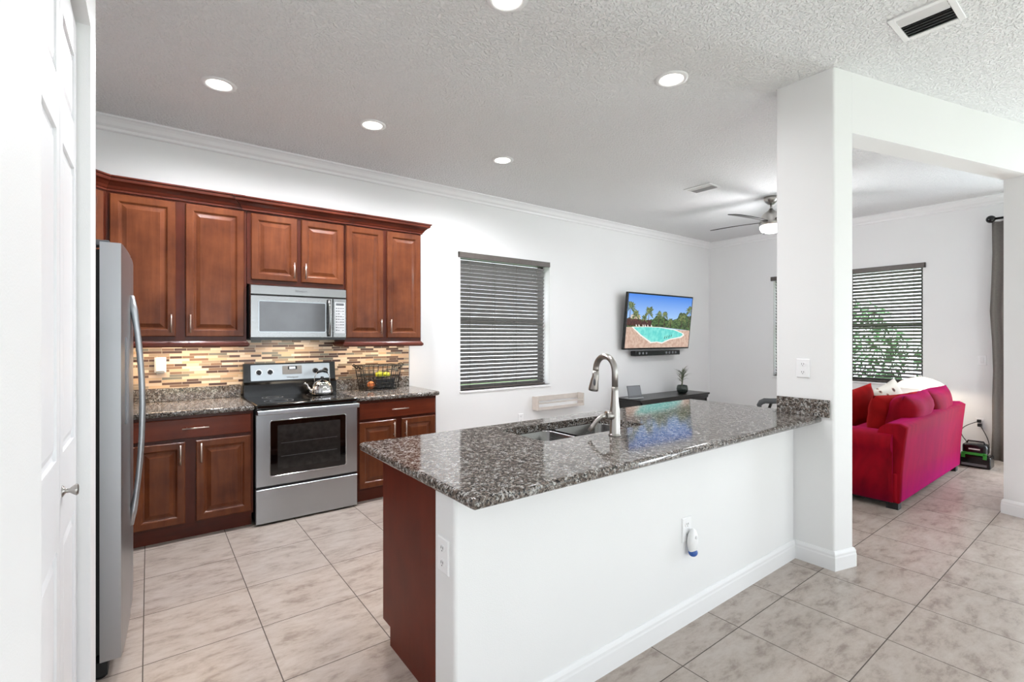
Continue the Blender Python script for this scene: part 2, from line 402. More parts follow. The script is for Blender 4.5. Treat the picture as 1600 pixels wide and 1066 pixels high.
def text(s_, size, loc, rot, m, parent, name='logo'):
    c = bpy.data.curves.new(name, 'FONT'); c.body = s_; c.size = size; c.align_x = 'CENTER'; c.align_y = 'CENTER'; c.extrude = .0003
    tmp = bpy.data.objects.new('tmp_text', c); me = bpy.data.meshes.new_from_object(tmp); bpy.data.objects.remove(tmp)
    me.materials.clear(); me.materials.append(M[m]); o = bpy.data.objects.new(name, me); COL.objects.link(o)
    o.parent = parent; o.location = Vector(loc) - ORIGIN[parent.name]; o.rotation_euler = rot
    return o

CH = 3.02      # ceiling height
KY = 4.64      # kitchen wall
FX = 7.75      # far wall
# ------------------------------------------------------------------ shell
fl = bx(-1.2, -3.7, -.1, 8.0, 4.9, 0); struct('floor', fl, 'tile')
ce = bx(-1.2, -3.7, CH, 8.0, 4.9, CH + .1); struct('ceiling', ce, 'ceiling')
def wall_x(y0, y1, x0, x1, z0, z1, holes):     # wall running along x with rectangular holes (xa, xb, za, zb)
    m = MB(); xs = x0
    for xa, xb, za, zb in sorted(holes):
        m.box(xs, y0, z0, xa, y1, z1)
        if za > z0: m.box(xa, y0, z0, xb, y1, za)
        if zb < z1: m.box(xa, y0, zb, xb, y1, z1)
        xs = xb
    m.box(xs, y0, z0, x1, y1, z1); return m
def wall_y(x0, x1, y0, y1, z0, z1, holes):
    m = MB(); ys = y0
    for ya, yb, za, zb in sorted(holes):
        m.box(x0, ys, z0, x1, ya, z1)
        if za > z0: m.box(x0, ya, z0, x1, yb, za)
        if zb < z1: m.box(x0, ya, zb, x1, yb, z1)
        ys = yb
    m.box(x0, ys, z0, x1, y1, z1); return m
struct('wall_kitchen', wall_x(KY, KY + .2, -1.1, FX + .2, 0, CH, [(2.77, 4.09, .80, 2.345)]), 'wall')
struct('wall_far', wall_y(FX, FX + .2, -3.6, KY, 0, CH, [(-1.0, .9, 0.0, 2.45), (1.745, 2.60, .80, 2.33), (2.71, 3.56, .80, 2.33)]), 'wall')
struct('wall_back', wall_x(-3.6, -3.45, -.9, FX, 0, CH, [(.2, 3.2, .05, 2.45), (3.9, 6.9, .05, 2.45)]), 'wall')  # unseen wall; its door openings are added to let light in
struct('wall_left', bx(-1.1, 2.33, 0, -.9, KY, CH), 'wall')
# pantry wall with the door opening
PX = -.155
pm = wall_y(PX - .11, PX, -3.45, 2.326, 0, CH, [(1.21, 2.138, 0, 2.44)])
struct('wall_pantry', pm, 'wall')
struct('wall_alcove', bx(-.9, 2.24, 0, PX - .11, 2.326, CH), 'wall')
struct('wall_closet', bx(-.9, -3.45, 0, -.8, 2.24, CH), 'wall')
# half wall under the peninsula counter
hw = MB(); hw.box(.802, 1.38, 0, 3.285, 1.52, .874, .012, 3)
struct('wall_peninsula', hw, 'wall')
# pier, arch wall
DX, DY = .9646, -.2637; NX, NY = .2637, .9646
def fr(t, n): return (3.285 + DX * t + NX * n, 1.155 + DY * t + NY * n)
pier = MB()
poly = [(3.285, 1.155), fr(.17, 0), fr(.17, .15), (3.50, 1.49), (3.285, 1.49)]
pier.prism(poly, 0, CH)
es = [e for e in pier.bm.edges if abs(e.verts[0].co.z - e.verts[1].co.z) > 1]
bmesh.ops.bevel(pier.bm, geom=es, offset=.012, segments=3, affect='EDGES', profile=.5)
for f in pier.bm.faces: f.smooth = False
struct('wall_pier', pier, 'wall')
aw = MB(); aw.prism([fr(.16, 0), fr(2.19, 0), fr(2.19, .15), fr(.16, .15)], 2.65, CH)
struct('wall_header', aw, 'wall')
aw = MB(); aw.prism([fr(2.19, 0), fr(3.6, 0), fr(3.6, .15), fr(2.19, .15)], 0, CH)
struct('wall_right', aw, 'wall')

# baseboards: profile swept along a polyline, thickness to the left of the direction
def sweep(mb, pts, prof, closed=False):
    P = [Vector((p[0], p[1])) for p in pts]; n = len(P); loops = []
    for i in range(n):
        d0 = (P[i] - P[i - 1]).normalized() if (i > 0 or closed) else None
        d1 = (P[(i + 1) % n] - P[i]).normalized() if (i < n - 1 or closed) else None
        if d0 is None: d0 = d1
        if d1 is None: d1 = d0
        n0 = Vector((-d0.y, d0.x)); n1 = Vector((-d1.y, d1.x)); b = (n0 + n1).normalized(); k = 1 / max(.3, b.dot(n0))
        loops.append([(P[i].x + b.x * o * k, P[i].y + b.y * o * k, z) for o, z in prof])
    if closed: loops.append(loops[0])
    mb.loft(loops, cap0=not closed, cap1=not closed)
BP = [(-.001, 0), (.013, 0), (.013, .076), (.011, .084), (.011, .096), (.008, .105), (.004, .113), (-.001, .115)]
b = MB(); sweep(b, [fr(.17, .15), fr(.17, 0), (3.285, 1.155), (3.285, 1.38), (.802, 1.38)], BP); struct('baseboard_peninsula', b, 'trim')
b = MB(); sweep(b, [fr(3.6, 0), fr(2.19, 0), fr(2.19, .15), fr(3.6, .15)], BP); struct('baseboard_right', b, 'trim')
b = MB(); sweep(b, [(FX, .9), (FX, KY), (2.15, KY)], BP); struct('baseboard_far', b, 'trim')
# crown moulding along kitchen wall and far wall
CP = [(-.001, CH), (.085, CH), (.085, CH - .012), (.07, CH - .02), (.055, CH - .035), (.04, CH - .06), (.022, CH - .075), (.018, CH - .092), (.01, CH - .10), (-.001, CH - .10)]
c_ = MB(); sweep(c_, [(FX, .3), (FX, KY), (-.9, KY), (-.9, 2.33)], CP); struct('trim_1', c_, 'trim')
# header line over the window sill etc.: stucco sills
struct('trim_2', bx(2.76, KY - .012, .775, 4.10, KY + .14, .80, bev=.004), 'trim')
struct('trim_3', bx(FX - .012, 1.735, .775, FX + .14, 3.57, .80, bev=.004), 'trim')

# windows
def window_x(name, x0, x1, z0, z1, y):
    w = MB(); t = .045
    w.box(x0, y, z0, x1, y + .06, z0 + t); w.box(x0, y, z1 - t, x1, y + .06, z1)
    w.box(x0, y, z0 + t, x0 + t, y + .06, z1 - t); w.box(x1 - t, y, z0 + t, x1, y + .06, z1 - t)
    zm = (z0 + z1) / 2; w.box(x0 + t, y - .01, zm - .025, x1 - t, y + .05, zm + .025)
    o = struct(name, w, 'bronze'); g = link('window_glass', bx(x0 + t, y + .03, z0 + t, x1 - t, y + .034, z1 - t), 'glass', o)
def window_y(name, y0, y1, z0, z1, x):
    w = MB(); t = .045
    w.box(x, y0, z0, x + .06, y1, z0 + t); w.box(x, y0, z1 - t, x + .06, y1, z1)
    w.box(x, y0, z0 + t, x + .06, y0 + t, z1 - t); w.box(x, y1 - t, z0 + t, x + .06, y1, z1 - t)
    zm = (z0 + z1) / 2; w.box(x - .01, y0 + t, zm - .025, x + .05, y1 - t, zm + .025)
    o = struct(name, w, 'bronze'); g = link('window_glass', bx(x + .03, y0 + t, z0 + t, x + .034, y1 - t, z1 - t), 'glass', o)
window_x('window_1', 2.77, 4.09, .80, 2.345, KY + .13)
window_y('window_2', 1.745, 2.60, .80, 2.33, FX + .13)
window_y('window_3', 2.71, 3.56, .80, 2.33, FX + .13)

# patio door in the far wall beside the curtain (frame, two glass leaves)
w = MB()
for ya in (-1.0, -.05, .85): w.box(FX + .1, ya, .0, FX + .15, ya + .05, 2.45)
w.box(FX + .1, -.95, 2.40, FX + .15, .85, 2.45); w.box(FX + .1, -.95, 0, FX + .15, .85, .04)
o = struct('door_2', w, 'bronze'); link('door_glass', bx(FX + .12, -.95, .04, FX + .124, .85, 2.40), 'glass', o)
for i, (xa, xb) in enumerate(((.2, 3.2), (3.9, 6.9))):  # unseen glazed doors, added so light enters from behind the viewer
    w = MB()
    for q in (xa, (xa + xb) / 2 - .025, xb - .05): w.box(q, -3.58, .05, q + .05, -3.53, 2.45)
    w.box(xa, -3.58, 2.40, xb, -3.53, 2.45); w.box(xa, -3.58, .05, xb, -3.53, .09)
    o = struct('door_%d' % (i + 3), w, 'bronze'); link('door_glass', bx(xa + .05, -3.555, .09, xb - .05, -3.551, 2.40), 'glass', o)

# pantry bifold door
dm = MB(); dmx = PX - .035
def leaf(mb, y0, y1):
    rings_z = [(.2, .845), (1.08, 1.94), (2.08, 2.30)]
    t = .035; mb.box(dmx - t, y0, .015, dmx - .008, y1, 2.42)
    cols = [(y0 + .055, y1 - .055)]
    for ya, yb in cols:
        zs = .015
        for za, zb in rings_z:
            mb.box(dmx - .008, y0, zs, dmx, y1, za); zs = zb
            mb.box(dmx - .008, y0, za, dmx, ya, zb); mb.box(dmx - .008, yb, za, dmx, y1, zb)
            mb.panel((dmx, ya, za), (0, 1, 0), (0, 0, 1), (1, 0, 0), yb - ya, zb - za, [(0, -.009), (.012, -.009), (.035, -.002), (.05, -.002)])
        mb.box(dmx - .008, y0, zs, dmx, y1, 2.42)
l1 = MB(); leaf(l1, 1.765, 2.132); l2 = MB(); leaf(l2, 1.395, 1.760); l3 = MB(); leaf(l3, 1.215, 1.39)
dr = struct('door_1', l1, 'door', 'white raised-panel bifold pantry door')
link('door_leaf', l2, 'door', dr); 
k = MB(); ky, kz = 1.80, .977
pr = [(.016, 0), (.014, .003), (.006, .008), (.006, .016), (.014, .026), (.016, .03), (.013, .034)]
k.loft([[(dmx + d, ky + math.cos(t) * r, kz + math.sin(t) * r) for t in (2 * PI * q / 20 for q in range(20))] for r, d in pr], smooth=True)
link('door_knob', k, 'nickel', dr)
fl3 = link('door_leaf', l3, 'door', dr)

# ------------------------------------------------------------------ cabinets
def door_front(name, x0, x1, z0, z1, y, parent, handle=None, flat=False, m='wood', stile=.058):
    """front lies in plane y, faces -y, 2 cm thick"""
    d = MB()
    if flat: rings = [(0, -.019), (0, -.004), (.004, 0), (.012, 0)]
    else: rings = [(0, -.019), (0, -.005), (.005, 0), (stile - .012, 0), (stile - .006, -.003), (stile, -.010), (stile + .008, -.011), (stile + .03, -.003), (stile + .034, -.001), (stile + .04, -.001)]
    d.panel((x0, y, z0), (1, 0, 0), (0, 0, 1), (0, -1, 0), x1 - x0, z1 - z0, rings)
    o = link(name, d, m, parent)
    if handle:
        h = MB(); hx, hz, horiz = handle; L = .066
        r = .0055
        if horiz:
            h.cyl((hx - L - .012, y - .03, hz), (hx + L + .012, y - .03, hz), r, n=12)
            for s in (-1, 1): h.cyl((hx + s * L * .75, y - .001, hz), (hx + s * L * .75, y - .03, hz), .004, n=10)
        else:
            h.cyl((hx, y - .03, hz - L), (hx, y - .03, hz + L), r, n=12)
            for s in (-1, 1): h.cyl((hx, y - .001, hz + s * L * .7), (hx, y - .03, hz + s * L * .7), .004, n=10)
        link('handle', h, 'pull', o)
    return o
UY = 4.32       # front plane of upper face frames; doors stand 2 cm proud
CROWNP = [(-.005, 0), (.012, 0), (.014, .012), (.022, .02), (.03, .035), (.05, .055), (.068, .065), (.072, .085), (.082, .09), (.082, .10), (-.005, .10)]
def crown(name, pts, z, parent, sc=1.0):
    m = MB(); sweep(m, pts, [(-o * sc, z + h * .95) for o, h in CROWNP]); return link(name, m, 'woodmold', parent)
def upper(label, x0, x1, z0, z1, doors, hz, rail=True, pop=0, crownpts=None, hside=None):
    t = thing('upper_cabinet', label, 'cabinet', ((x0 + x1) / 2, KY, z0))
    y = UY - pop
    link('cabinet_body', bx(x0, y, z0, x1, KY - .002, z1), 'woodframe', t)
    for i, (a, b) in enumerate(doors):
        h = (b - .028, hz, False) if i == 0 else (a + .028, hz, False)
        door_front('cabinet_door', a, b, z0 + .035, z1 - .02, y - .0205, t, h)
    crown('crown_moulding', crownpts, z1 - .005, t)
    if rail:
        m = MB(); sweep(m, rail, [(-o, z0 + h) for o, h in [(-.01, 0), (.004, 0), (.012, -.012), (.02, -.02), (.02, -.035), (.008, -.045), (-.01, -.045)]][::1])
        link('light_rail', m, 'woodmold', t)
    return t
upper('tall double-door cherry wall cabinet between fridge cabinet and microwave', -.235, .618, 1.37, 2.41, [(-.215, .158), (.218, .600)], 1.50, crownpts=[(-.235, UY), (.600, UY)], rail=[(-.235, UY), (.618, UY), (.618, KY - .05)])
upper('short double-door cherry wall cabinet right above the microwave', .622, 1.388, 1.825, 2.405, [(.650, .992), (1.026, 1.375)], 1.95, crownpts=[(.600, KY - .1), (.600, UY - .012), (1.39, UY - .012), (1.39, UY + .1)], rail=None)
upper('tall cherry wall cabinet right of the microwave, with narrow doors', 1.392, 2.130, 1.36, 2.41, [(1.400, 1.742), (1.780, 2.118)], 1.50, crownpts=[(1.392, UY), (2.130, UY), (2.130, KY)], rail=[(1.392, KY - .05), (1.392, UY), (2.130, UY), (2.130, KY)])
# diagonal corner cabinet, then the cabinet over the fridge (hidden by the pantry wall)
t = thing('upper_cabinet', 'angled corner cherry wall cabinet, mostly hidden behind the refrigerator', 'cabinet', (-.5, KY, 1.37))
m = MB(); m.prism([(-.2355, 4.32), (-.2355, KY - .002), (-.898, KY - .002), (-.898, 3.995), (-.5605, 3.995)][::-1], 1.37, 2.41); link('cabinet_body', m, 'woodframe', t)
d = MB(); st = .058; q2 = .7071
d.panel((-.5605 + .03 * q2 + .0205 * q2, 3.995 + .03 * q2 - .0205 * q2, 1.405), (q2, q2, 0), (0, 0, 1), (q2, -q2, 0), .398, .985, [(0, -.019), (0, -.005), (.005, 0), (st - .012, 0), (st - .006, -.003), (st, -.010), (st + .008, -.011), (st + .03, -.003), (st + .034, -.001), (st + .04, -.001)])
link('cabinet_door', d, 'wood', t)
crown('crown_moulding', [(-.5605, 3.995), (-.2355, 4.32)], 2.405, t)
m = MB(); sweep(m, [(-.5605, 3.995), (-.2355, 4.32)], [(-o, 1.37 + h) for o, h in [(-.01, 0), (.004, 0), (.012, -.012), (.02, -.02), (.02, -.035), (.008, -.045), (-.01, -.045)]]); link('light_rail', m, 'woodmold', t)

BY = 4.01     # base face frame plane
CT = .900     # kitchen counter height
def base_cab(label, x0, x1, doors, drawers, endpanel=False):
    t = thing('base_cabinet', label, 'cabinet', ((x0 + x1) / 2, KY, 0))
    m = MB(); m.box(x0, BY, .105, x1, KY - .002, CT - .04); link('cabinet_body', m, 'woodframe', t)
    link('toe_kick', bx(x0 + .002, BY + .055, 0, x1 - .002, BY + .075, .105), 'woodmold', t)
    for a, b in drawers: door_front('drawer', a, b, .705, .840, BY - .0205, t, ((a + b) / 2, .775, True), flat=True, m='woodh')
    for i, (a, b) in enumerate(doors):
        h = (b - .028, .60, False) if i == 0 else (a + .028, .60, False)
        door_front('cabinet_door', a, b, .125, .682, BY - .0205, t, h, stile=.055)
    return t
base_cab('cherry base cabinet with one wide drawer, between refrigerator and range', -.10, .618, [(-.085, .200), (.263, .603)], [(-.085, .603)])
base_cab('cherry base cabinet right of the range, with narrow doors', 1.392, 2.130, [(1.407, 1.735), (1.787, 2.115)], [(1.407, 2.115)])
base_cab('cherry corner base cabinet hidden behind the refrigerator', -.898, -.102, [(-.85, -.50), (-.46, -.12)], [])

# countertops -------------------------------------------------------
def inset_poly(poly, d):
    n = len(poly); out = []
    for i in range(n):
        p0, p1, p2 = Vector(poly[i - 1]), Vector(poly[i]), Vector(poly[(i + 1) % n])
        a = (p1 - p0).normalized(); b = (p2 - p1).normalized()
        n0 = Vector((-a.y, a.x)); n1 = Vector((-b.y, b.x)); s = (n0 + n1)
        s = s.normalized(); k = 1 / max(.3, s.dot(n0)); q = p1 + s * d * k; out.append((q.x, q.y))
    return out
def round_poly(poly, rads, seg=5):
    out = []; n = len(poly)
    for i in range(n):
        p0, p1, p2 = Vector(poly[i - 1]), Vector(poly[i]), Vector(poly[(i + 1) % n]); r = rads[i] if isinstance(rads, (list, tuple)) else rads
        if r <= 0: out.append((p1.x, p1.y)); continue
        a = p1 + (p0 - p1).normalized() * r; b = p1 + (p2 - p1).normalized() * r
        for k in range(seg + 1):
            t = k / seg; q = a * (1 - t) ** 2 + p1 * 2 * t * (1 - t) + b * t * t; out.append((q.x, q.y))
    return out
def slab(mb, poly, z0, z1, hole=None, br=.012):
    """counter-clockwise outline with a bullnose edge, optional hole"""
    h = (z1 - z0); levels = [(br, z0), (br * .3, z0 + h * .12), (0, z0 + h * .3), (0, z1 - h * .3), (br * .3, z1 - h * .12), (br, z1)]
    lo = [[(x, y, z) for x, y in inset_poly(poly, i)] for i, z in levels]
    L = mb.loft(lo, cap0=False, cap1=False, smooth=True)
    H = None
    if hole:
        H = mb.loft([[(x, y, z1) for x, y in hole], [(x, y, z0) for x, y in hole]], cap0=False, cap1=False)
    def fill(loop, hl):
        es = []
        for lp in [loop] + ([hl] if hl else []):
            for i in range(len(lp)):
                es.append(mb.bm.edges.get((lp[i], lp[(i + 1) % len(lp)])))
        r = bmesh.ops.triangle_fill(mb.bm, edges=es, use_beauty=True)
        for f in r['geom']:
            if isinstance(f, bmesh.types.BMFace): f.smooth = False; f.material_index = mb.mi
    fill(L[-1], H[0] if H else None); fill(L[0], H[1] if H else None)

m = MB(); slab(m, round_poly([(-.895, 3.975), (.622, 3.975), (.622, KY - .003), (-.895, KY - .003)], [0, .012, 0, 0]), CT - .038, CT)
o = link('countertop', m, 'granite', loc=(0, 4.3, CT)); props(o, 'speckled granite countertop left of the range, reaching behind the refrigerator', 'countertop')
link('backsplash_strip', bx(-.895, KY - .024, CT, .622, KY - .003, CT + .10, bev=.003), 'granite', o)
m = MB(); slab(m, round_poly([(1.390, 3.975), (2.160, 3.975), (2.160, KY - .003), (1.390, KY - .003)], [0, .03, 0, 0]), CT - .038, CT)
o = link('countertop', m, 'granite', loc=(1.8, 4.3, CT)); props(o, 'short speckled granite countertop right of the range, under the wire basket', 'countertop')
link('backsplash_strip', bx(1.390, KY - .024, CT, 2.147, KY - .003, CT + .10, bev=.003), 'granite', o)
# mosaic
o = link('mosaic_backsplash', bx(-.9, KY - .010, .86, 2.147, KY + .001, 1.60), 'mosaic', loc=(0, KY, 0)); o['kind'] = 'structure'
o['label'] = 'brown and beige glass strip mosaic behind the range'
link('edge_trim', bx(2.147, KY - .012, 1.0, 2.155, KY - .001, 1.33), 'lightgrey', o)

# ------------------------------------------------------------------ peninsula
PT = .914
t = thing('peninsula_cabinet', 'cherry sink cabinet with plain end panel under the peninsula counter', 'cabinet', (2.0, 1.85, 0))
m = MB(); m.box(.876, 1.521, 0, .894, 2.085, .874); m.box(.876, 2.085, .085, .894, 2.168, .874)
link('end_panel', m, 'woodend', t)
m = MB(); m.box(.894, 2.112, .10, 3.27, 2.168, .874); link('face_frame', m, 'woodframe', t)
link('toe_kick', bx(.894, 2.065, 0, 3.27, 2.085, .10), 'woodmold', t)
link('cabinet_floor', bx(.894, 1.521, .10, 3.27, 2.06, .118), 'woodframe', t)
xs = [.90 + i * .394 for i in range(7)]
for i in range(6):
    d = MB(); a, b_ = xs[i] + .01, xs[i + 1] - .01; st = .055
    d.panel((a, 2.188, .125), (1, 0, 0), (0, 0, 1), (0, 1, 0), b_ - a, .56, [(0, -.019), (0, -.005), (.005, 0), (st - .012, 0), (st, -.010), (st + .008, -.011), (st + .03, -.003), (st + .04, -.001)])
    link('cabinet_door', d, 'wood', t)
m = MB()
outline = [(.775, 1.222), (3.283, 1.222), (3.283, 1.497), (3.42, 1.497), (3.42, 2.21), (.775, 2.21)]
outline = round_poly(outline, [.018, 0, 0, 0, .03, .018])
sx0, sx1, sy0, sy1 = 1.47, 2.215, 1.70, 2.065
hole = round_poly([(sx0, sy0), (sx1, sy0), (sx1, sy1), (sx0, sy1)], .045, 6)
slab(m, outline, PT - .038, PT, hole, br=.014)
ctop = link('peninsula_countertop', m, 'granite', loc=(2.0, 1.7, PT)); props(ctop, 'long polished granite peninsula countertop holding the sink and faucet', 'countertop')
link('backsplash_strip', bx(3.263, 1.175, PT, 3.284, 1.478, PT + .105, bev=.003), 'granite', ctop)

# sink
sk = thing('kitchen_sink', 'undermount double-bowl stainless steel sink in the peninsula', 'sink', (1.84, 1.88, PT - .04))
def bowl(x0, x1, y0, y1, dep, name='bowl'):
    m = MB(); z = PT - .0385; T = 6
    def rr(i, r, zz): return [(x, y, zz) for x, y in round_poly([(x0 + i, y0 + i), (x1 - i, y0 + i), (x1 - i, y1 - i), (x0 + i, y1 - i)], r, T)]
    m.loft([rr(-.03, .06, z), rr(0, .05, z), rr(.004, .05, z - .006), rr(.012, .05, z - dep + .04), rr(.03, .05, z - dep + .008), rr(.05, .045, z - dep)], cap0=False, cap1=True, smooth=True)
    o = link(name, m, 'sinksteel', sk)
    d = MB(); cx, cy = (x0 + x1) / 2, (y0 + y1) / 2
    d.lathe((cx, cy, z - dep), [(.045, .001), (.04, .004), (.03, .002), (.012, .001)], 24); link('drain', d, 'chrome', o)
bowl(sx0 - .004, 1.80, sy0 - .004, sy1 + .004, .19); bowl(1.83, sx1 + .004, sy0 - .004, sy1 + .004, .19)

# faucet
fc = thing('kitchen_faucet', 'tall brushed nickel gooseneck faucet behind the peninsula sink', 'faucet', (1.838, 1.60, PT))
m = MB(); m.lathe((1.838, 1.60, PT), [(.031, 0), (.031, .006), (.027, .010), (.026, .012), (.0255, .115), (.024, .13), (.019, .17), (.0165, .22), (.016, .24)], 28)
pts = [(1.838, 1.60, PT + .235), (1.838, 1.60, PT + .31)]
cy_, rad = 1.60 + .074, .074; dirx, diry = .14, .99
for k in range(0, 15):
    a = PI * k / 14 * 1.03
    s = rad - rad * math.cos(a); pts.append((1.838 + dirx * s, 1.60 + diry * s, PT + .315 + rad * math.sin(a)))
m.tube(pts, .0155, 16); link('gooseneck', m, 'nickel', fc)
ex, ey, ez = pts[-1]; m = MB()
ddx, ddy = dirx * .12, diry * .12
m.tube([(ex, ey, ez + .004), (ex + ddx * .02, ey + ddy * .02, ez - .025), (ex + ddx * .09, ey + ddy * .09, ez - .05), (ex + ddx * .16, ey + ddy * .16, ez - .088), (ex + ddx * .18, ey + ddy * .18, ez - .100)], [.0165, .0175, .021, .026, .0255], 20)
sh = link('spray_head', m, 'nickel', fc)
m = MB(); m.sphere((ex - .016, ey - .006 , ez - .055), .008, (.7, 1, 2.4)); link('spray_button', m, 'greyplastic', sh)
m = MB(); m.cyl((1.838, 1.60, PT + .095), (1.785, 1.612, PT + .104), .021, .0195, 22)
m.tube([(1.785, 1.612, PT + .104), (1.768, 1.622, PT + .098), (1.75, 1.637, PT + .078), (1.733, 1.652, PT + .048), (1.722, 1.66, PT + .026)], [.014, .012, .0105, .0105, .011], 12)
link('lever', m, 'nickel', fc)

# ------------------------------------------------------------------ range
RX0, RX1, RF = .630, 1.380, 3.965
rg = thing('kitchen_range', 'freestanding stainless steel electric range with black glass cooktop', 'range', (1.005, 4.3, 0))
m = MB(); m.box(RX0, RF + .035, .03, RX1, KY - .02, .865)
for px_ in (RX0 + .05, RX1 - .05):
    for py_ in (RF + .08, KY - .09): m.cyl((px_, py_, 0), (px_, py_, .04), .018, n=12)
link('oven_body', m, 'blackmatte', rg)
m = MB(); m.box(RX0 - .002, RF - .012, .865, RX1 + .002, KY - .06, .902, .010, 3); cook = link('cooktop', m, 'blackglass', rg)
for (bx_, by_, r) in ((.82, 4.14, .105), (1.19, 4.14, .085), (.82, 4.39, .08), (1.19, 4.39, .1)):
    for rr_ in (r, r * .62):
        m = MB(); m.loft([[(bx_ + math.cos(a) * q, by_ + math.sin(a) * q, zz) for a in (2 * PI * k / 40 for k in range(40))] for q, zz in ((rr_, .9021), (rr_, .9026), (rr_ - .003, .9026), (rr_ - .003, .9021))], cap0=False, cap1=False)
        link('burner_ring', m, 'panelgrey', cook)
# oven door
m = MB(); fy = RF
ww, hh = RX1 - RX0, .535
m.panel((RX0, fy, .288), (1, 0, 0), (0, 0, 1), (0, -1, 0), ww, hh, [(0, -.034), (0, -.004), (.004, 0), (.03, 0)])
od = link('oven_door', m, 'steel', rg)
m = MB(); wl = round_poly([(.720, .355), (1.290, .355), (1.290, .778), (.720, .778)], .022, 5)
def yl(poly, y): return [(x, y, z) for x, z in poly]
m.loft([yl(wl, fy - .0005), yl(wl, fy - .004), yl(inset_poly(wl, .004), fy - .005)], cap0=False, cap1=False, smooth=True)
m.loft([yl(inset_poly(wl, .004), fy - .005), yl(inset_poly(wl, .007), fy - .0015)], cap0=False, cap1=False)
link('window_trim', m, 'chrome', od)
m = MB(); m.loft([yl(inset_poly(wl, .006), fy + .001), yl(inset_poly(wl, .006), fy - .002)])
ow = link('oven_window', m, 'blackglass', od)
m = MB(); il = round_poly([(.775, .405), (1.24, .405), (1.24, .735), (.775, .735)], .01, 3)
m.loft([yl(il, fy - .0019), yl(il, fy - .0026)]); link('window_pane', m, mat('smoked_glass', (44, 43, 42), .12, var=.3, scale=25), ow)
m = MB()
for zz in (.50, .60): m.cyl((.80, fy - .0035, zz), (1.215, fy - .0035, zz), .0016, n=6)
link('oven_rack', m, 'greyplastic', ow)
m = MB(); hl = round_poly([(fy - .062, .826), (fy - .036, .826), (fy - .036, .862), (fy - .062, .862)], .008, 3)
m.extr_x(hl, RX0 + .004, RX1 - .004)
for q in (RX0 + .004, RX1 - .034): m.box(q, fy - .045, .828, q + .03, fy + .004, .86)
link('oven_handle', m, 'steel', od)
m = MB(); m.panel((RX0, fy, .014), (1, 0, 0), (0, 0, 1), (0, -1, 0), ww, .256, [(0, -.034), (0, -.004), (.004, 0), (.03, 0)])
link('storage_drawer', m, 'steel', rg)
link('door_gap', bx(RX0 + .003, fy + .012, .05, RX1 - .003, fy + .035, .85), 'blackmatte', rg)
# backguard
m = MB(); m.loft([[(x, y, z) for y, z in ((KY - .115, .900), (KY - .115, 1.0), (KY - .085, 1.02), (KY - .065, 1.175), (KY - .025, 1.175), (KY - .025, .900))] for x in (RX0, RX1)])
bgd = link('backguard', m, 'black', rg)
def bgp(x, z, off=0):   # point on the sloped face
    f = (z - 1.02) / .155; return (x, KY - .085 + .02 * f - off, z)
m = MB(); m.loft([[bgp(x, z, d) for x, z in round_poly([(RX0 + .055, 1.03), (RX1 - .05, 1.03), (RX1 - .05, 1.163), (RX0 + .055, 1.163)], .008, 3)] for d in (-.001, .003)])
cp = link('control_panel', m, 'steel', bgd)
for kx in (.745, .832, 1.205, 1.29):
    m = MB(); p = Vector(bgp(kx, 1.10, .003)); m.cyl(p, p + Vector((0, -.006, 0)), .026, n=24); m.mi = 1
    m.cyl(p + Vector((0, -.006, 0)), p + Vector((0, -.026, 0)), .021, .018, 24); m.box(p.x - .005, p.y - .036, p.z - .02, p.x + .005, p.y - .024, p.z + .02, .002)
    link('control_knob', m, ['chrome', 'black'], cp)
m = MB(); m.loft([[bgp(x, z, d) for x, z in round_poly([(.93, 1.075), (1.09, 1.075), (1.09, 1.15), (.93, 1.15)], .006, 3)] for d in (.003, .0045)]); dsp = link('display', m, 'panelgrey', cp)
m = MB(); m.loft([[bgp(x, z, d) for x, z in [(.975, 1.118), (1.05, 1.118), (1.05, 1.145), (.975, 1.145)]] for d in (.0045, .0055)])
m.mi = 1
for gx in (.992, 1.004, 1.016, 1.03):
    m.loft([[bgp(x, z, d) for x, z in [(gx - .004, 1.123), (gx + .004, 1.123), (gx + .004, 1.140), (gx - .004, 1.140)]] for d in (.0055, .006)])
link('clock', m, ['black', 'lcd'], dsp)
text('Whirlpool', .022, (1.01, KY - .0885, 1.050), (R(82.6), 0, 0), 'print', cp)

# ------------------------------------------------------------------ microwave
MY = 4.235
mw = thing('microwave', 'over-the-range stainless steel microwave with dark window', 'microwave', (1.005, 4.4, 1.39))
MX0, MX1 = .632, 1.379
link('oven_body', bx(MX0 + .002, MY + .02, 1.385, MX1 - .002, KY - .012, 1.815), 'blackmatte', mw)
m = MB(); m.panel((MX0, MY, 1.738), (1, 0, 0), (0, 0, 1), (0, -1, 0), MX1 - MX0, .076, [(0, -.03), (0, -.006), (.005, 0), (.012, 0)])
vg = link('vent_grille', m, 'steel_mw', mw)
text('Whirlpool', .022, (1.005, MY - .0005, 1.777), (R(90), 0, 0), 'print', vg)
m = MB(); dxe = 1.262
m.panel((MX0, MY, 1.395), (1, 0, 0), (0, 0, 1), (0, -1, 0), dxe - MX0 , .338, [(0, -.03), (0, -.006), (.005, 0), (.012, 0)])
md = link('microwave_door', m, 'steel_mw', mw)
m = MB(); wl = round_poly([(.690, 1.44), (1.205, 1.44), (1.205, 1.69), (.690, 1.69)], .015, 5)
m.loft([yl(wl, MY - .0005), yl(wl, MY - .003), yl(inset_poly(wl, .005), MY - .003), yl(inset_poly(wl, .006), MY - .001)], cap0=False, cap1=False)
link('window_trim', m, 'steel', md)
m = MB(); m.loft([yl(inset_poly(wl, .005), MY + .001), yl(inset_poly(wl, .005), MY - .0018)]); link('door_window', m, mat('grey_mesh_glass', (72, 73, 75), .12, var=.1, coat=.6), md)
m = MB(); hp = []
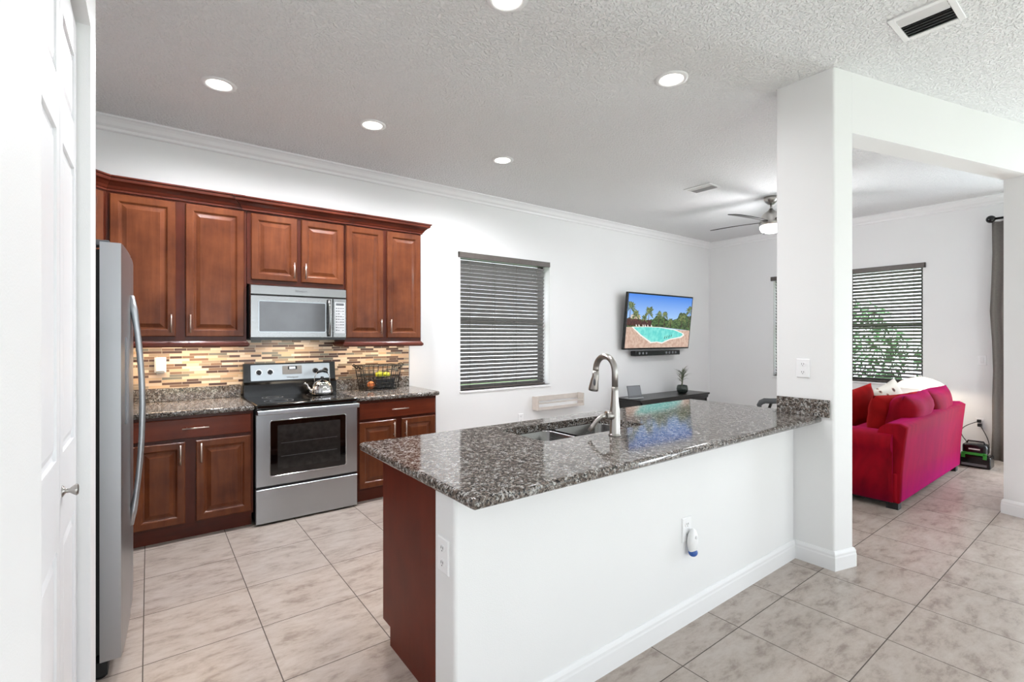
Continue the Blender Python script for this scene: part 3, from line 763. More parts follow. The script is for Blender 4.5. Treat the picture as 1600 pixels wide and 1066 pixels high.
for k in range(9):
    a = k / 8; hp.append((1.228, MY - .012 - .026 * math.sin(PI * a), 1.405 + .315 * a))
m.loft([[(p[0] + dx, p[1] + dy, p[2]) for dx, dy in ((-.013, 0), (-.009, -.009), (.009, -.009), (.013, 0), (.009, .006), (-.009, .006))] for p in hp], smooth=True)
link('handle', m, 'steel_mw', md)
m = MB(); m.panel((dxe + .003, MY, 1.395), (1, 0, 0), (0, 0, 1), (0, -1, 0), MX1 - dxe - .003, .338, [(0, -.03), (0, -.006), (.005, 0), (.012, 0)])
cpn = link('control_panel', m, 'steel_mw', mw)
m = MB(); m.box(1.280, MY - .0012, 1.435, 1.364, MY, 1.70); m.mi = 1
m.box(1.288, MY - .0018, 1.672, 1.356, MY - .0012, 1.692)
for r_ in range(9):
    for c__ in range(4):
        if random.random() < .93:
            xx = 1.287 + c__ * .0185; zz = 1.655 - r_ * .0235
            m.box(xx, MY - .0018, zz - .011, xx + .0135, MY - .0012, zz - (.003 if random.random() < .6 else .006))
link('keypad', m, ['keypadgrey', 'print'], cpn)
link('underside_lip', bx(MX0 + .004, MY + .006, 1.378, MX1 - .004, MY + .03, 1.396), 'black', mw)

# ------------------------------------------------------------------ refrigerator (front faces +x)
FX0 = -.080
rf = thing('refrigerator', 'stainless steel side-by-side refrigerator beside the pantry wall', 'refrigerator', (-.5, 3.03, 0), rot=(0, 0, R(-1.2)))
link('cabinet', bx(-.885, 2.585, .03, -.170, 3.485, 1.775), 'greyplastic', rf)
m = MB(); m.box(-.172, 2.60, .10, -.149, 3.47, 1.76); link('gasket', m, 'rubber', rf)
def fdoor(y0, y1, side):
    m = MB(); N = 10
    def bulge(y): u = (y - 2.581) / .91; return .012 * (1 - (2 * u - 1) ** 2)
    ys = [y0 + (y1 - y0) * k / N for k in range(N + 1)]
    prof = [(-.150, y0)] + [(FX0 + bulge(y) - (.002 if k in (0, N) else 0), y) for k, y in enumerate(ys)] + [(-.150, y1)]
    m.loft([[(x, y, z) for x, y in prof] for z in (.075, 1.789)])
    for f in m.bm.faces:
        if abs(f.normal.z) < .5 and len(f.verts) == 4: f.smooth = False
    return link('refrigerator_door', m, 'steel_fr', rf)
d1 = fdoor(2.581, 3.005, 0); d2 = fdoor(3.011, 3.491, 1)
for d, hy in ((d1, 2.965), (d2, 3.045)):
    m = MB(); hp = []
    for k in range(17):
        a = k / 16; hp.append((FX0 + .010 + .046 * math.sin(PI * a) ** .75, hy, .50 + 1.10 * a))
    m.tube(hp, [.012 if 1 < k < 15 else .015 for k in range(17)], 12); link('handle', m, 'lightgrey' if 0 else 'steel_fr', d)
for hy in (2.60, 3.39): link('hinge_cover', bx(-.19, hy, 1.776, -.12, hy + .08, 1.80, bev=.004), 'greyplastic', rf)
m = MB(); m.box(-.175, 2.59, .012, -.125, 3.48, .072, .004); link('base_grille', m, 'rubber', rf)
for qx in (-.15, -.8):
    for qy in (2.62, 3.44):
        m = MB(); m.cyl((qx, qy, 0), (qx, qy, .03), .02, n=12); link('foot', m, 'rubber', rf)
# dispenser recess on the far door? (only a slim dark control is seen on the near door)
m = MB(); m.box(FX0 - .002, 2.70, 1.02, FX0 + .010, 2.88, 1.40, .004); link('dispenser', m, 'panelgrey', d1)

# ------------------------------------------------------------------ outlets and plug-ins
def outlet(name, label, c, u, nrm, cat='outlet', kind='duplex', group=None):
    """c centre on the wall, u horizontal direction, nrm outward"""
    c, u, nrm = Vector(c), Vector(u), Vector(nrm); v = Vector((0, 0, 1))
    t = thing(name, label, cat, tuple(c), group=group)
    m = MB(); w, h = .075, .118
    m.panel(c - u * w / 2 - v * h / 2, u, v, nrm, w, h, [(0, 0), (0, .003), (.004, .006), (.01, .006)]); link('cover_plate', m, 'plastic', t)
    if kind == 'duplex':
        for s in (-1, 1):
            m = MB(); cc = c + v * .025 * s + nrm * .006
            lo = [[cc + u * (math.cos(a) * .017) + v * (math.sin(a) * .0145) + nrm * d for a in (2 * PI * k / 20 for k in range(20))] for d in (0, .002)]
            m.loft(lo); m.mi = 1
            for q in (-.006, .006): m.panel(cc + u * (q - .0012) + v * (-.002) + nrm * .002, u, v, nrm, .0024, .009, [(0, 0), (0, .0006)])
            m.panel(cc + u * (-.002) - v * .010 + nrm * .002, u, v, nrm, .004, .004, [(0, 0), (0, .0006)])
            link('socket', m, ['plastic', 'slot_grey'], t)
    else:
        m = MB(); m.panel(c - u * .017 - v * .033 + nrm * .006, u, v, nrm, .034, .066, [(0, 0), (0, .002), (.002, .004), (.01, .003)]); link('rocker', m, 'trim', t)
    return t
outlet('wall_outlet', 'white duplex outlet on the pier above the peninsula counter', (3.2845, 1.326, 1.205), (0, 1, 0), (-1, 0, 0))
outlet('wall_outlet', 'white outlet on the half wall behind the air freshener', (2.105, 1.3795, .46), (1, 0, 0), (0, -1, 0))
outlet('wall_outlet', 'white outlet on the narrow end of the half wall', (.8015, 1.45, .66), (0, 1, 0), (-1, 0, 0))
outlet('wall_outlet', 'white outlet low on the wall under the small wall shelf', (3.62, KY - .0005, .41), (1, 0, 0), (0, -1, 0))
outlet('wall_outlet', 'white outlet behind the charger cord near the curtain', (FX - .0005, 1.225, .40), (0, 1, 0), (-1, 0, 0))
outlet('light_switch', 'white double light switch on the wall beside the curtain', (FX - .0005, 1.205, 1.13), (0, 1, 0), (-1, 0, 0), 'switch', 'rocker')
outlet('wall_outlet', 'white outlet on the mosaic left of the range behind plug-in', (.072, KY - .0105, 1.185), (1, 0, 0), (0, -1, 0))
t = thing('plug_in_freshener', 'cream plug-in device on the mosaic left of the range', 'plug-in', (.072, KY - .02, 1.18))
m = MB(); m.box(.040, KY - .062, 1.135, .104, KY - .0195, 1.245, .010, 3); link('housing', m, 'plastic', t)
m = MB(); m.box(.046, KY - .058, 1.120, .098, KY - .024, 1.136, .004); link('base', m, 'panelgrey', t)
t = thing('air_freshener', 'white oval plug-in air freshener with blue tip on the half wall', 'air freshener', (2.115, 1.36, .41))
m = MB(); m.sphere((2.118, 1.352, .405), .036, (.9, .62, 1.75), 24); link('housing', m, 'plastic', t)
m = MB(); m.sphere((2.118, 1.350, .352), .026, (.95, .8, .75), 20); link('oil_bottle', m, 'blue', t)
m = MB(); m.sphere((2.118, 1.332, .43), .010, (1, .5, 1), 12); link('dial', m, 'trim', t)

# ------------------------------------------------------------------ kettle
kx, ky = 1.20, 4.33; kz = .903
kt = thing('kettle', 'polished steel kettle with fluted body on the range cooktop', 'kettle', (kx, ky, kz))
m = MB(); m.lathe((kx, ky, kz), [(.078, 0), (.086, .008), (.088, .03), (.080, .065), (.066, .092), (.058, .104)], 64, lobes=16, amp=.05); link('body', m, 'chrome', kt)
m = MB(); m.lathe((kx, ky, kz), [(.058, .101), (.060, .106), (.053, .112), (.03, .124), (.012, .128)], 32); lid = link('lid', m, 'chrome', kt)
m = MB(); m.lathe((kx, ky, kz), [(.006, .127), (.007, .136), (.015, .142), (.013, .155), (.004, .158)], 16); link('knob', m, 'black', lid)
m = MB(); m.tube([(kx - .070, ky, kz + .035), (kx - .098, ky - .004, kz + .042), (kx - .118, ky - .006, kz + .066), (kx - .128, ky - .008, kz + .095), (kx - .148, ky - .010, kz + .106)], [.022, .017, .012, .010, .009], 14); link('spout', m, 'chrome', kt)
m = MB()
hp = [(kx + .062 * math.cos(a) * 1.05, ky, kz + .100 + .105 * math.sin(a) ** .6) for a in [PI * q / 16 for q in range(17)]]
m.tube(hp, .004, 8); hd = link('handle', m, 'chrome', kt)
m = MB(); m.tube(hp[4:13], [.006, .009, .011, .012, .012, .012, .011, .009, .006], 12); link('grip', m, 'black', hd)

# ------------------------------------------------------------------ wire basket with fruit
bx0, bx1, by0, by1, bz = 1.60, 1.90, 4.36, 4.54, CT + .002
wb = thing('wire_basket', 'black wire basket of fruit on the counter right of the range', 'basket', (1.75, 4.45, bz))
def rectloop(x0, x1, y0, y1, z): return round_poly([(x0, y0), (x1, y0), (x1, y1), (x0, y1)], .03, 4), z
m = MB()
lv = [(0, .0045), (.03, .003), (.06, .003), (.12, .0035), (.17, .003), (.225, .006)]
for h, r in lv:
    e_ = h * .17; p, z = rectloop(bx0 - e_, bx1 + e_, by0 - e_ * .6, by1 + e_ * .6, bz + .006 + h); m.tube([(x, y, z) for x, y in p], r, 8, closed=True)
link('rails', m, 'black', wb)
m = MB()
for q in range(9):
    x = bx0 + (bx1 - bx0) * q / 8; xt = bx0 - .038 + (bx1 - bx0 + .076) * q / 8
    for ys_, yt in ((by0, by0 - .023), (by1, by1 + .023)): m.tube([(x, ys_, bz + .006), (xt, yt, bz + .231)], .0028, 6)
    m.tube([(x, by0, bz + .006), (x, by1, bz + .006)], .0025, 6)
for q in range(5):
    y = by0 + (by1 - by0) * q / 4
    m.tube([(bx0, y, bz + .006), (bx0 - .038, y, bz + .231)], .0028, 6); m.tube([(bx1, y, bz + .006), (bx1 + .038, y, bz + .231)], .0028, 6)
link('wires', m, 'black', wb)
for s in (-1, 1):
    m = MB(); xe = bx0 - .03 if s < 0 else bx1 + .03
    m.tube([(xe, by0 + .03, bz + .20), (xe + s * .05, by0 + .035, bz + .235), (xe + s * .055, by0 + .09, bz + .245), (xe + s * .05, by1 - .035, bz + .235), (xe, by1 - .03, bz + .20)], .006, 8)
    link('handle', m, 'black', wb)
m = MB(); m.box(bx0 + .10, by0 + .014, bz + .012, bx1 - .02, by0 + .075, bz + .105, .006); props(link('snack_box', m, 'darklabel', loc=(1.79, 4.41, bz + .01)), 'small black box standing in the wire basket', 'box')
def fruit(name, label, c, r, sc, mt):
    m = MB(); m.sphere((0 + c[0], c[1], c[2]), r, sc, 18)
    m.cyl((c[0], c[1], c[2] + r * sc[2] * .9), (c[0] + .003, c[1], c[2] + r * sc[2] + .006), .002, n=6)
    props(link(name, m, mt, loc=c), label, 'fruit')
fruit('lemon', 'yellow-green fruit at the left, on the basket pile', (1.755, 4.425, bz + .145), .036, (1.2, 1, .95), 'lemon')
fruit('lemon', 'smaller yellow-green fruit at the right of the basket pile', (1.825, 4.435, bz + .138), .031, (1.2, 1, .9), 'lemon')
fruit('peach', 'orange fruit low in the left end of the basket', (1.668, 4.42, bz + .048), .036, (1, 1, 1), 'peach')
fruit('avocado', 'dark oval fruit behind the yellow ones in the basket', (1.79, 4.495, bz + .105), .036, (1.2, .9, .9), 'blackmatte')

# ------------------------------------------------------------------ blinds
def blind(label, a0, a1, z0, z1, plane, axis, tilt, group=None):
    """axis 'x': blind in the kitchen wall (normal -y); axis 'y': in far wall (normal -x)"""
    c = ((a0 + a1) / 2, plane, z0) if axis == 'x' else (plane, (a0 + a1) / 2, z0)
    t = thing('window_blind', label, 'window blind', c, group=group)
    def P(a, o, z): return (a, plane + o, z) if axis == 'x' else (plane + o, a, z)
    def BX(mb, a_, b_, o0, o1, za, zb, bev=0):
        p, q = P(a_, o0, za), P(b_, o1, zb); mb.box(p[0], p[1], p[2], q[0], q[1], q[2], bev)
    m = MB(); n = int((z1 - z0 - .05) / .0455); hw_ = .025
    for i in range(n):
        zc = z0 + .035 + i * .0455; dz = math.sin(tilt) * hw_; do = math.cos(tilt) * hw_
        pts_ = [(-do, -dz), (-do * .3, -dz * .3 + .002), (do * .3, dz * .3 + .002), (do, dz)]
        prof = [(o, zc + z) for o, z in pts_] + [(o, zc + z - .0028) for o, z in reversed(pts_)]
        m.loft([[P(a, o, z) for o, z in prof] for a in (a0 + .008, a1 - .012)])
    link('slats', m, 'blind', t)
    m = MB(); BX(m, a0 - .035, a1 + .035, -.075, -.062, z1 - .05, z1 + .012, .003)
    BX(m, a0 - .035, a0 - .025, -.075, -.055, z1 - .05, z1 + .012); BX(m, a1 + .025, a1 + .035, -.075, -.055, z1 - .05, z1 + .012)
    link('valance', m, 'blind_val', t)
    m = MB(); BX(m, a0 + .008, a1 - .012, -.028, .028, z1 - .045, z1 - .002); link('head_rail', m, 'blind', t)
    m = MB(); BX(m, a0 + .008, a1 - .012, -.026, .026, z0 + .002, z0 + .020, .002); link('bottom_rail', m, 'blind_val', t)
    m = MB()
    for f in (.11, .38, .63, .88):
        a = a0 + (a1 - a0) * f
        for o in (-.028, .028): m.cyl(P(a, o, z0 + .02), P(a, o, z1 - .04), .0016, n=6)
    link('ladder_cords', m, 'blind_val', t)
    return t
blind('dark faux-wood blind on the kitchen window beside the wall cabinets', 2.775, 4.045, .805, 2.338, KY + .055, 'x', R(-47))
blind('dark blind on the living room window, above the red sofa', 1.750, 2.595, .805, 2.322, FX + .055, 'y', R(-32))
blind('dark blind mostly hidden behind the pier, edge showing', 2.715, 3.555, .805, 2.322, FX + .055, 'y', R(-32))

# ------------------------------------------------------------------ small wall shelf
t = thing('wall_shelf', 'small whitewashed wooden rack on the wall below the window', 'shelf', (4.215, KY, .50))
x0, x1, y0, y1 = 3.80, 4.60, KY - .11, KY - .002
for q in (x0, x1 - .02): link('side_panel', bx(q, y0, .50, q + .02, y1, .665, bev=.002), 'shelfwood', t)
m = MB(); m.box(x0 + .02, y0 + .01, .50, x1 - .02, y1, .515); link('shelf_board', m, 'shelfwood', t)
m = MB(); m.box(x0 + .02, y1 - .012, .60, x1 - .02, y1, .66); link('back_rail', m, 'shelfwood', t)
m = MB(); m.box(x0 + .02, y0, .575, x1 - .02, y0 + .012, .59); link('front_rail', m, 'shelfwood', t)
m = MB(); m.box(x0 + .02, y0, .50, x1 - .02, y0 + .012, .535); link('lower_rail', m, 'shelfwood', t)

# ------------------------------------------------------------------ television (tilted forward)
TW, TH = 1.60, .83
tv = thing('television', 'wall-mounted flat television showing a swimming pool, tilted forward', 'television', (5.40, 4.545, 1.218), rot=(R(6), 0, 0))
bx_, by_, bz_ = 5.40, 4.545, 1.218
link('housing', bx(bx_, by_, bz_, bx_ + TW, by_ + .04, bz_ + TH, bev=.006), 'black', tv)
m = MB(); m.box(bx_ + .5, by_ + .04, bz_ + .2, bx_ + 1.1, by_ + .085, bz_ + .28); link('wall_bracket', m, 'darkmetal', tv)
m = MB(); fyy = by_ - .0012
def S_(pts_, k, off):   # polygon on the screen, u 0..1, v 0..1 from the bottom
    m.mi = k; vs = [m.bm.verts.new((bx_ + .022 + u * (TW - .044), by_ - off, bz_ + .024 + v * (TH - .046))) for u, v in pts_]
    f = m.face(vs)
random.seed(3)
S_([(0, .0), (1, 0), (1, 1), (0, 1)], 0, .0010)
S_([(0, 0), (1, 0), (1, .34), (0, .40)], 1, .0014)
top = [(0, .54)]
for k in range(41):
    u = k / 40; top.append((u, .53 + .05 * math.sin(u * 17) * .6 + (.11 if u > .78 else 0) + .04 * random.random() + (.03 if .42 < u < .66 else 0)))
S_([(0, .39), (.5, .40), (1, .34)] + list(reversed(top)), 4, .0016)
S_([(.05, .55), (.19, .54), (.19, .60), (.12, .66), (.05, .61)], 7, .0018)
S_([(0, .42), (.36, .41), (.36, .52), (0, .55)], 6, .0019)
S_([(.07, .395), (.28, .405), (.48, .40), (.75, .355), (.90, .28), (.915, .24), (.86, .19), (.68, .15), (.55, .075), (.47, .10), (.37, .085), (.20, .24)], 3, .0022)
S_([(.10, .385), (.28, .395), (.48, .39), (.73, .345), (.87, .28), (.885, .245), (.84, .21), (.67, .17), (.55, .10), (.47, .12), (.38, .11), (.22, .25)], 2, .0026)
def palm(cu, cv, s, n=11):
    S_([(cu - .006, .40), (cu + .006, .40), (cu + .003, cv), (cu - .003, cv)], 6, .0029)
    for q in range(n):
        a = -.5 + (PI + 1.0) * q / (n - 1); L = s * (.8 + .4 * random.random()); dx = math.cos(a) * L * .55; dy = math.sin(a) * L
        nx_, ny_ = -dy * .16, dx * .16
        S_([(max(0.002, min(.998, cu)), cv), (max(.002, min(.998, cu + dx * .5 + nx_)), cv + dy * .55 + ny_), (max(.002, min(.998, cu + dx)), cv + dy - s * .22), (max(.002, min(.998, cu + dx * .5 - nx_)), cv + dy * .5 - ny_)], 5, .0031 + q * .00003)
palm(.035, .74, .17); palm(.12, .60, .12); palm(.31, .66, .15); palm(.25, .54, .10); palm(.47, .62, .12); palm(.56, .62, .11); palm(.97, .72, .16); palm(.66, .50, .10); palm(.85, .58, .15)
for q in (.13, .17, .23, .26, .30, .355): S_([(q, .405), (q + .02, .405), (q + .008, .44), (q, .44)], 3, .0036)
for q in range(4): S_([(.575 + q * .035, .17 + q * .012), (.587 + q * .035, .17 + q * .012), (.597 + q * .035, .23 + q * .008), (.590 + q * .035, .23 + q * .008)], 4, .0036)
link('screen', m, SCREEN, tv)
random.seed(11)
sb = thing('soundbar', 'slim black speaker bar mounted under the television', 'speaker', (6.14, 4.56, 1.13))
link('housing', bx(5.62, 4.50, 1.125, 6.70, 4.60, 1.20, bev=.01), 'black', sb)
for q in (5.70, 5.78, 5.86, 6.34, 6.42, 6.50, 6.58):
    m = MB(); m.cyl((q, 4.4995, 1.165), (q, 4.494, 1.165), .018, n=16); link('driver', m, 'panelgrey', sb)
link('mount_arm', bx(6.0, 4.60, 1.15, 6.3, KY - .001, 1.19), 'black', sb)

# ------------------------------------------------------------------ console table
cx0, cx1, cy0, cy1, cz = 5.285, 6.965, 4.15, 4.60, .545
cs = thing('console_table', 'low black console table below the television', 'console', (6.1, 4.4, 0))
link('tabletop', bx(cx0, cy0, cz - .03, cx1, cy1, cz, bev=.004), 'console', cs)
link('carcass', bx(cx0 + .03, cy0 + .03, .09, cx1 - .03, cy1 - .01, cz - .03), 'console', cs)
for q in range(3):
    w_ = (cx1 - cx0 - .10) / 3; a = cx0 + .05 + q * w_
    m = MB(); m.panel((a + .01, cy0 + .018, .11), (1, 0, 0), (0, 0, 1), (0, -1, 0), w_ - .02, .38, [(0, -.012), (0, 0), (.03, 0), (.035, -.006), (.05, -.006)])
    d = link('door', m, 'console', cs)
    m = MB(); m.sphere((a + w_ - .05, cy0 + .004, .33), .011); link('knob', m, 'darkmetal', d)
m = MB()
arch = [(cx0 + .03, cz - .03)] + [(cx0 + .05 + (cx1 - cx0 - .1) * k / 24, cz - .055 - .02 * abs(math.cos(PI * k / 8))) for k in range(25)] + [(cx1 - .03, cz - .03)]
m.loft([yl(arch, cy0 + .004), yl(arch, cy0 + .018)]); link('apron', m, 'console', cs)
for q in (cx0 + .03, cx1 - .08):
    for y in (cy0 + .03, cy1 - .07): link('leg', bx(q, y, 0, q + .05, y + .05, .10), 'console', cs)
# picture frame / tablet
t = thing('tablet_stand', 'grey tablet screen leaning on a stand, left end of console', 'tablet', (5.42, 4.36, cz + .001), rot=(0, 0, R(-8)))
m = MB(); a0 = R(14)
def tl(x, h, d): return (x, 4.33 + math.sin(a0) * h + math.cos(a0) * d, cz + .014 + math.cos(a0) * h - math.sin(a0) * d)
m.loft([[tl(5.29, 0, d), tl(5.53, 0, d), tl(5.53, .17, d), tl(5.29, .17, d)] for d in (0, .012)]); fr_ = link('screen_body', m, 'greyplastic', t)
m = MB(); m.loft([[tl(5.30, .03, d), tl(5.52, .03, d), tl(5.52, .16, d), tl(5.30, .16, d)] for d in (-.002, 0)]); link('screen_panel', m, 'panelgrey', fr_)
m = MB(); m.box(5.285, 4.30, cz + .0015, 5.535, 4.42, cz + .014, .003); link('base', m, 'lightgrey', t)
# potted plant
px, py = 6.55, 4.36
t = thing('potted_plant', 'small spiky plant in a dark glass bowl on the console', 'plant', (px, py, cz))
m = MB(); m.lathe((px, py, cz + .001), [(.06, 0), (.078, .02), (.085, .06), (.078, .10), (.07, .118), (.064, .118), (.072, .09)], 28, cap1=False); link('bowl', m, 'glasspot', t)
m = MB(); m.lathe((px, py, cz + .005), [(.055, 0), (.072, .02), (.078, .055), (.07, .085), (.03, .092)], 24); link('pebbles', m, 'soil', t)
m = MB()
for q in range(5): m.cyl((px + random.uniform(-.02, .02), py + random.uniform(-.02, .02), cz + .09), (px + random.uniform(-.03, .03), py + random.uniform(-.03, .03), cz + .29), .007, .005, 8)
link('stems', m, 'leaf', t)
m = MB()
for q in range(48):
    a = random.uniform(0, 2 * PI); z0 = cz + random.uniform(.16, .31); L = random.uniform(.10, .20); up = random.uniform(.1, 1.2)
    d = Vector((math.cos(a), math.sin(a), up)).normalized(); s = Vector((-math.sin(a), math.cos(a), 0)) * .009
    p0 = Vector((px, py, z0)); p1 = p0 + d * L * .5 + Vector((0, 0, .01)); p2 = p0 + d * L - Vector((0, 0, .015))
    m.quad(p0, p1 - s, p2, p1 + s)
    m.quad(p0 + Vector((0, 0, -.001)), p1 + s + Vector((0, 0, -.001)), p2 + Vector((0, 0, -.001)), p1 - s + Vector((0, 0, -.001)))
link('leaves', m, 'leaf', t)

# ------------------------------------------------------------------ ceiling fixtures
CANS = [((.360, 3.60), 'recessed downlight in the ceiling above the fridge end of the kitchen'), ((1.365, 3.585), 'recessed downlight in the ceiling above the range'),
        ((2.585, 3.58), 'recessed downlight nearest the kitchen window'), ((2.62, 1.82), 'recessed downlight above the peninsula, nearest the pier'), ((1.37, 1.86), 'recessed downlight above the peninsula, cut by the photo top')]
for (x, y), lb in CANS:
    t = thing('recessed_light', lb, 'ceiling light', (x, y, CH))
    m = MB(); m.lathe((x, y, CH), [(.070, -.001), (.070, -.006), (.080, -.010), (.098, -.006), (.100, -.001)], 40, cap0=False, cap1=False); link('trim_ring', m, 'trim', t)
    m = MB(); m.lathe((x, y, CH), [(.069, -.0012), (.069, -.004), (.04, -.0055)], 36); link('lens', m, 'white_emit', t)
    l = bpy.data.lights.new('bulb', 'SPOT'); l.energy = 96 if y > 3 else (46 if x < 2 else 12); l.spot_size = R(172); l.spot_blend = .62; l.shadow_soft_size = .07; l.color = (.97, .97, 1)
    o = bpy.data.objects.new('bulb', l); COL.objects.link(o); o.parent = t; o.location = (0, 0, -.03)
def vent(label, corners, n, dark, tilt=1):
    cx = sum(p[0] for p in corners) / 4; cy = sum(p[1] for p in corners) / 4
    xa = min(p[0] for p in corners); xb = max(p[0] for p in corners); ya = min(p[1] for p in corners); yb = max(p[1] for p in corners)
    t = thing('air_vent', label, 'vent', (cx, cy, CH))
    m = MB(); f_ = .028
    m.box(xa, ya, CH - .008, xb, ya + f_, CH - .0005, .003); m.box(xa, yb - f_, CH - .008, xb, yb, CH - .0005, .003)
    m.box(xa, ya + f_, CH - .008, xa + f_, yb - f_, CH - .0005); m.box(xb - f_, ya + f_, CH - .008, xb, yb - f_, CH - .0005); link('frame', m, 'trim', t)
    link('duct_back', bx(xa + f_, ya + f_, CH - .0015, xb - f_, yb - f_, CH - .0005), 'blackmatte' if dark else 'trim', t)
    m = MB()
    for i in range(n):
        x = xa + f_ + (xb - xa - 2 * f_) * (i + .5) / n; s = 1 if i < n * .3 else -1
        m.quad((x - .009 * s, ya + f_, CH - .002), (x - .009 * s, yb - f_, CH - .002), (x + .005 * s, yb - f_, CH - .012), (x + .005 * s, ya + f_, CH - .012))
        m.quad((x - .008 * s, yb - f_, CH - .002), (x - .008 * s, ya + f_, CH - .002), (x + .006 * s, ya + f_, CH - .012), (x + .006 * s, yb - f_, CH - .012))
    link('louvres', m, 'trim', t)
vent('white ceiling air vent with dark slots, near the arch wall', [(3.02, .57), (3.305, .57), (3.305, .825), (3.02, .825)], 8, True)
vent('white ceiling vent between the peninsula and ceiling fan', [(4.69, 2.80), (4.93, 2.80), (4.93, 3.11), (4.69, 3.11)], 8, False)

# ceiling fan
fxc, fyc = 5.75, 2.665
fan = thing('ceiling_fan', 'brushed nickel five-blade ceiling fan with lit glass bowl', 'ceiling fan', (fxc, fyc, CH))
m = MB(); m.lathe((fxc, fyc, CH), [(.075, -.001), (.075, -.03), (.06, -.06), (.03, -.085), (.015, -.09)], 28); link('canopy', m, 'nickel', fan)
m = MB(); m.cyl((fxc, fyc, CH - .08), (fxc, fyc, CH - .16), .011); link('downrod', m, 'nickel', fan)
m = MB(); m.lathe((fxc, fyc, CH), [(.02, -.135), (.03, -.155), (.07, -.18), (.105, -.22), (.115, -.27), (.125, -.30), (.12, -.325), (.10, -.33)], 32); link('motor_housing', m, 'nickel', fan)
m = MB(); m.lathe((fxc, fyc, CH), [(.105, -.330), (.118, -.335), (.12, -.36), (.10, -.395), (.05, -.415), (.01, -.418)], 32); link('light_bowl', m, 'fan_emit', fan)
for q in range(5):
    a = R(-36.94 + 208 - 72 * q); d = Vector((math.cos(a), math.sin(a), 0)); s = Vector((-math.sin(a), math.cos(a), 0)); c0 = Vector((fxc, fyc, CH - .285))
    m = MB(); lo = []
    for k in range(13):
        r_ = .10 + .58 * k / 12; u = k / 12
        w_ = .035 + .035 * math.sin(min(1, u * 1.3) * PI / 2) if u < .93 else .05
        zz = .006 * math.sin(u * PI); tw = -.2
        lo.append([c0 + d * r_ + s * w_ + Vector((0, 0, zz + w_ * tw)), c0 + d * r_ - s * w_ + Vector((0, 0, zz - w_ * tw)), c0 + d * r_ - s * w_ + Vector((0, 0, zz - w_ * tw + .007)), c0 + d * r_ + s * w_ + Vector((0, 0, zz + w_ * tw + .007))])
    m.loft(lo, smooth=False); link('blade', m, 'darkmetal', fan)
l = bpy.data.lights.new('bulb', 'POINT'); l.energy = 36; l.shadow_soft_size = .16; l.color = (.97, .98, 1)
o = bpy.data.objects.new('bulb', l); COL.objects.link(o); o.parent = fan; o.location = (0, 0, -.50)

# under-cabinet lights
for i, (xa, xb, lb) in enumerate(((-.10, .55, 'slim warm under-cabinet light left of the range'), (1.45, 2.05, 'slim warm under-cabinet light right of the range'))):
    z = 1.368 if i == 0 else 1.358
    t = thing('under_cabinet_light', lb, 'light', ((xa + xb) / 2, 4.42, z))
    link('housing', bx(xa, 4.40, z - .014, xb, 4.46, z), 'trim', t); link('diffuser', bx(xa + .01, 4.405, z - .017, xb - .01, 4.455, z - .0135), mat('warm_lens', (255, 240, 220), .5, emit=(255, 214, 165), estr=4, var=0), t)
    area('bulb', ((xa + xb) / 2, 4.43, z - .02), (0, 0, 0), xb - xa, .04, 4.2 if i == 0 else 2.2, (1, .76, .52), t)
area('bulb', (1.005, 4.44, 1.375), (0, 0, 0), .3, .05, 2.0, (1, .82, .62), mw)

# ------------------------------------------------------------------ sofa
def cushion(mb, c, sx, sy, sz, ax=(1, 0, 0), up=(0, 0, 1), n=14, puff=.9, seed=0):
    """puffy pillow: sx, sz half sizes in its plane, sy half thickness"""
    c = Vector(c); ax = Vector(ax).normalized(); up = Vector(up).normalized(); nr = ax.cross(up).normalized(); rnd = random.Random(seed)
    ph = [rnd.uniform(0, 6) for _ in range(4)]
    def pt(u, v, s):
        e = (1 - abs(u) ** 3.0) * (1 - abs(v) ** 3.0); th = max(0, e) ** .5
        k = 1 - .07 * (1 - abs(u * v)) * (abs(u) ** 6 + abs(v) ** 6) / 1.0
        w = 1 + .05 * math.sin(5 * u + ph[0]) * math.cos(4 * v + ph[1]) + .04 * math.sin(9 * v + ph[2])
        return c + ax * u * sx * k + up * v * sz * k + nr * s * th * sy * w
    for s in (1, -1):
        G = [[mb.bm.verts.new(pt(-1 + 2 * i / n, -1 + 2 * j / n, s)) for j in range(n + 1)] for i in range(n + 1)]
        for i in range(n):
            for j in range(n): mb.face([G[i][j], G[i + 1][j], G[i + 1][j + 1], G[i][j + 1]], True)
    bmesh.ops.remove_doubles(mb.bm, verts=mb.bm.verts, dist=.0008)
SX0, SX1, SYB = 4.80, 6.86, 1.235
sf = thing('sofa', 'crimson velvet sofa seen from behind through the archway', 'sofa', (5.8, 1.7, 0))
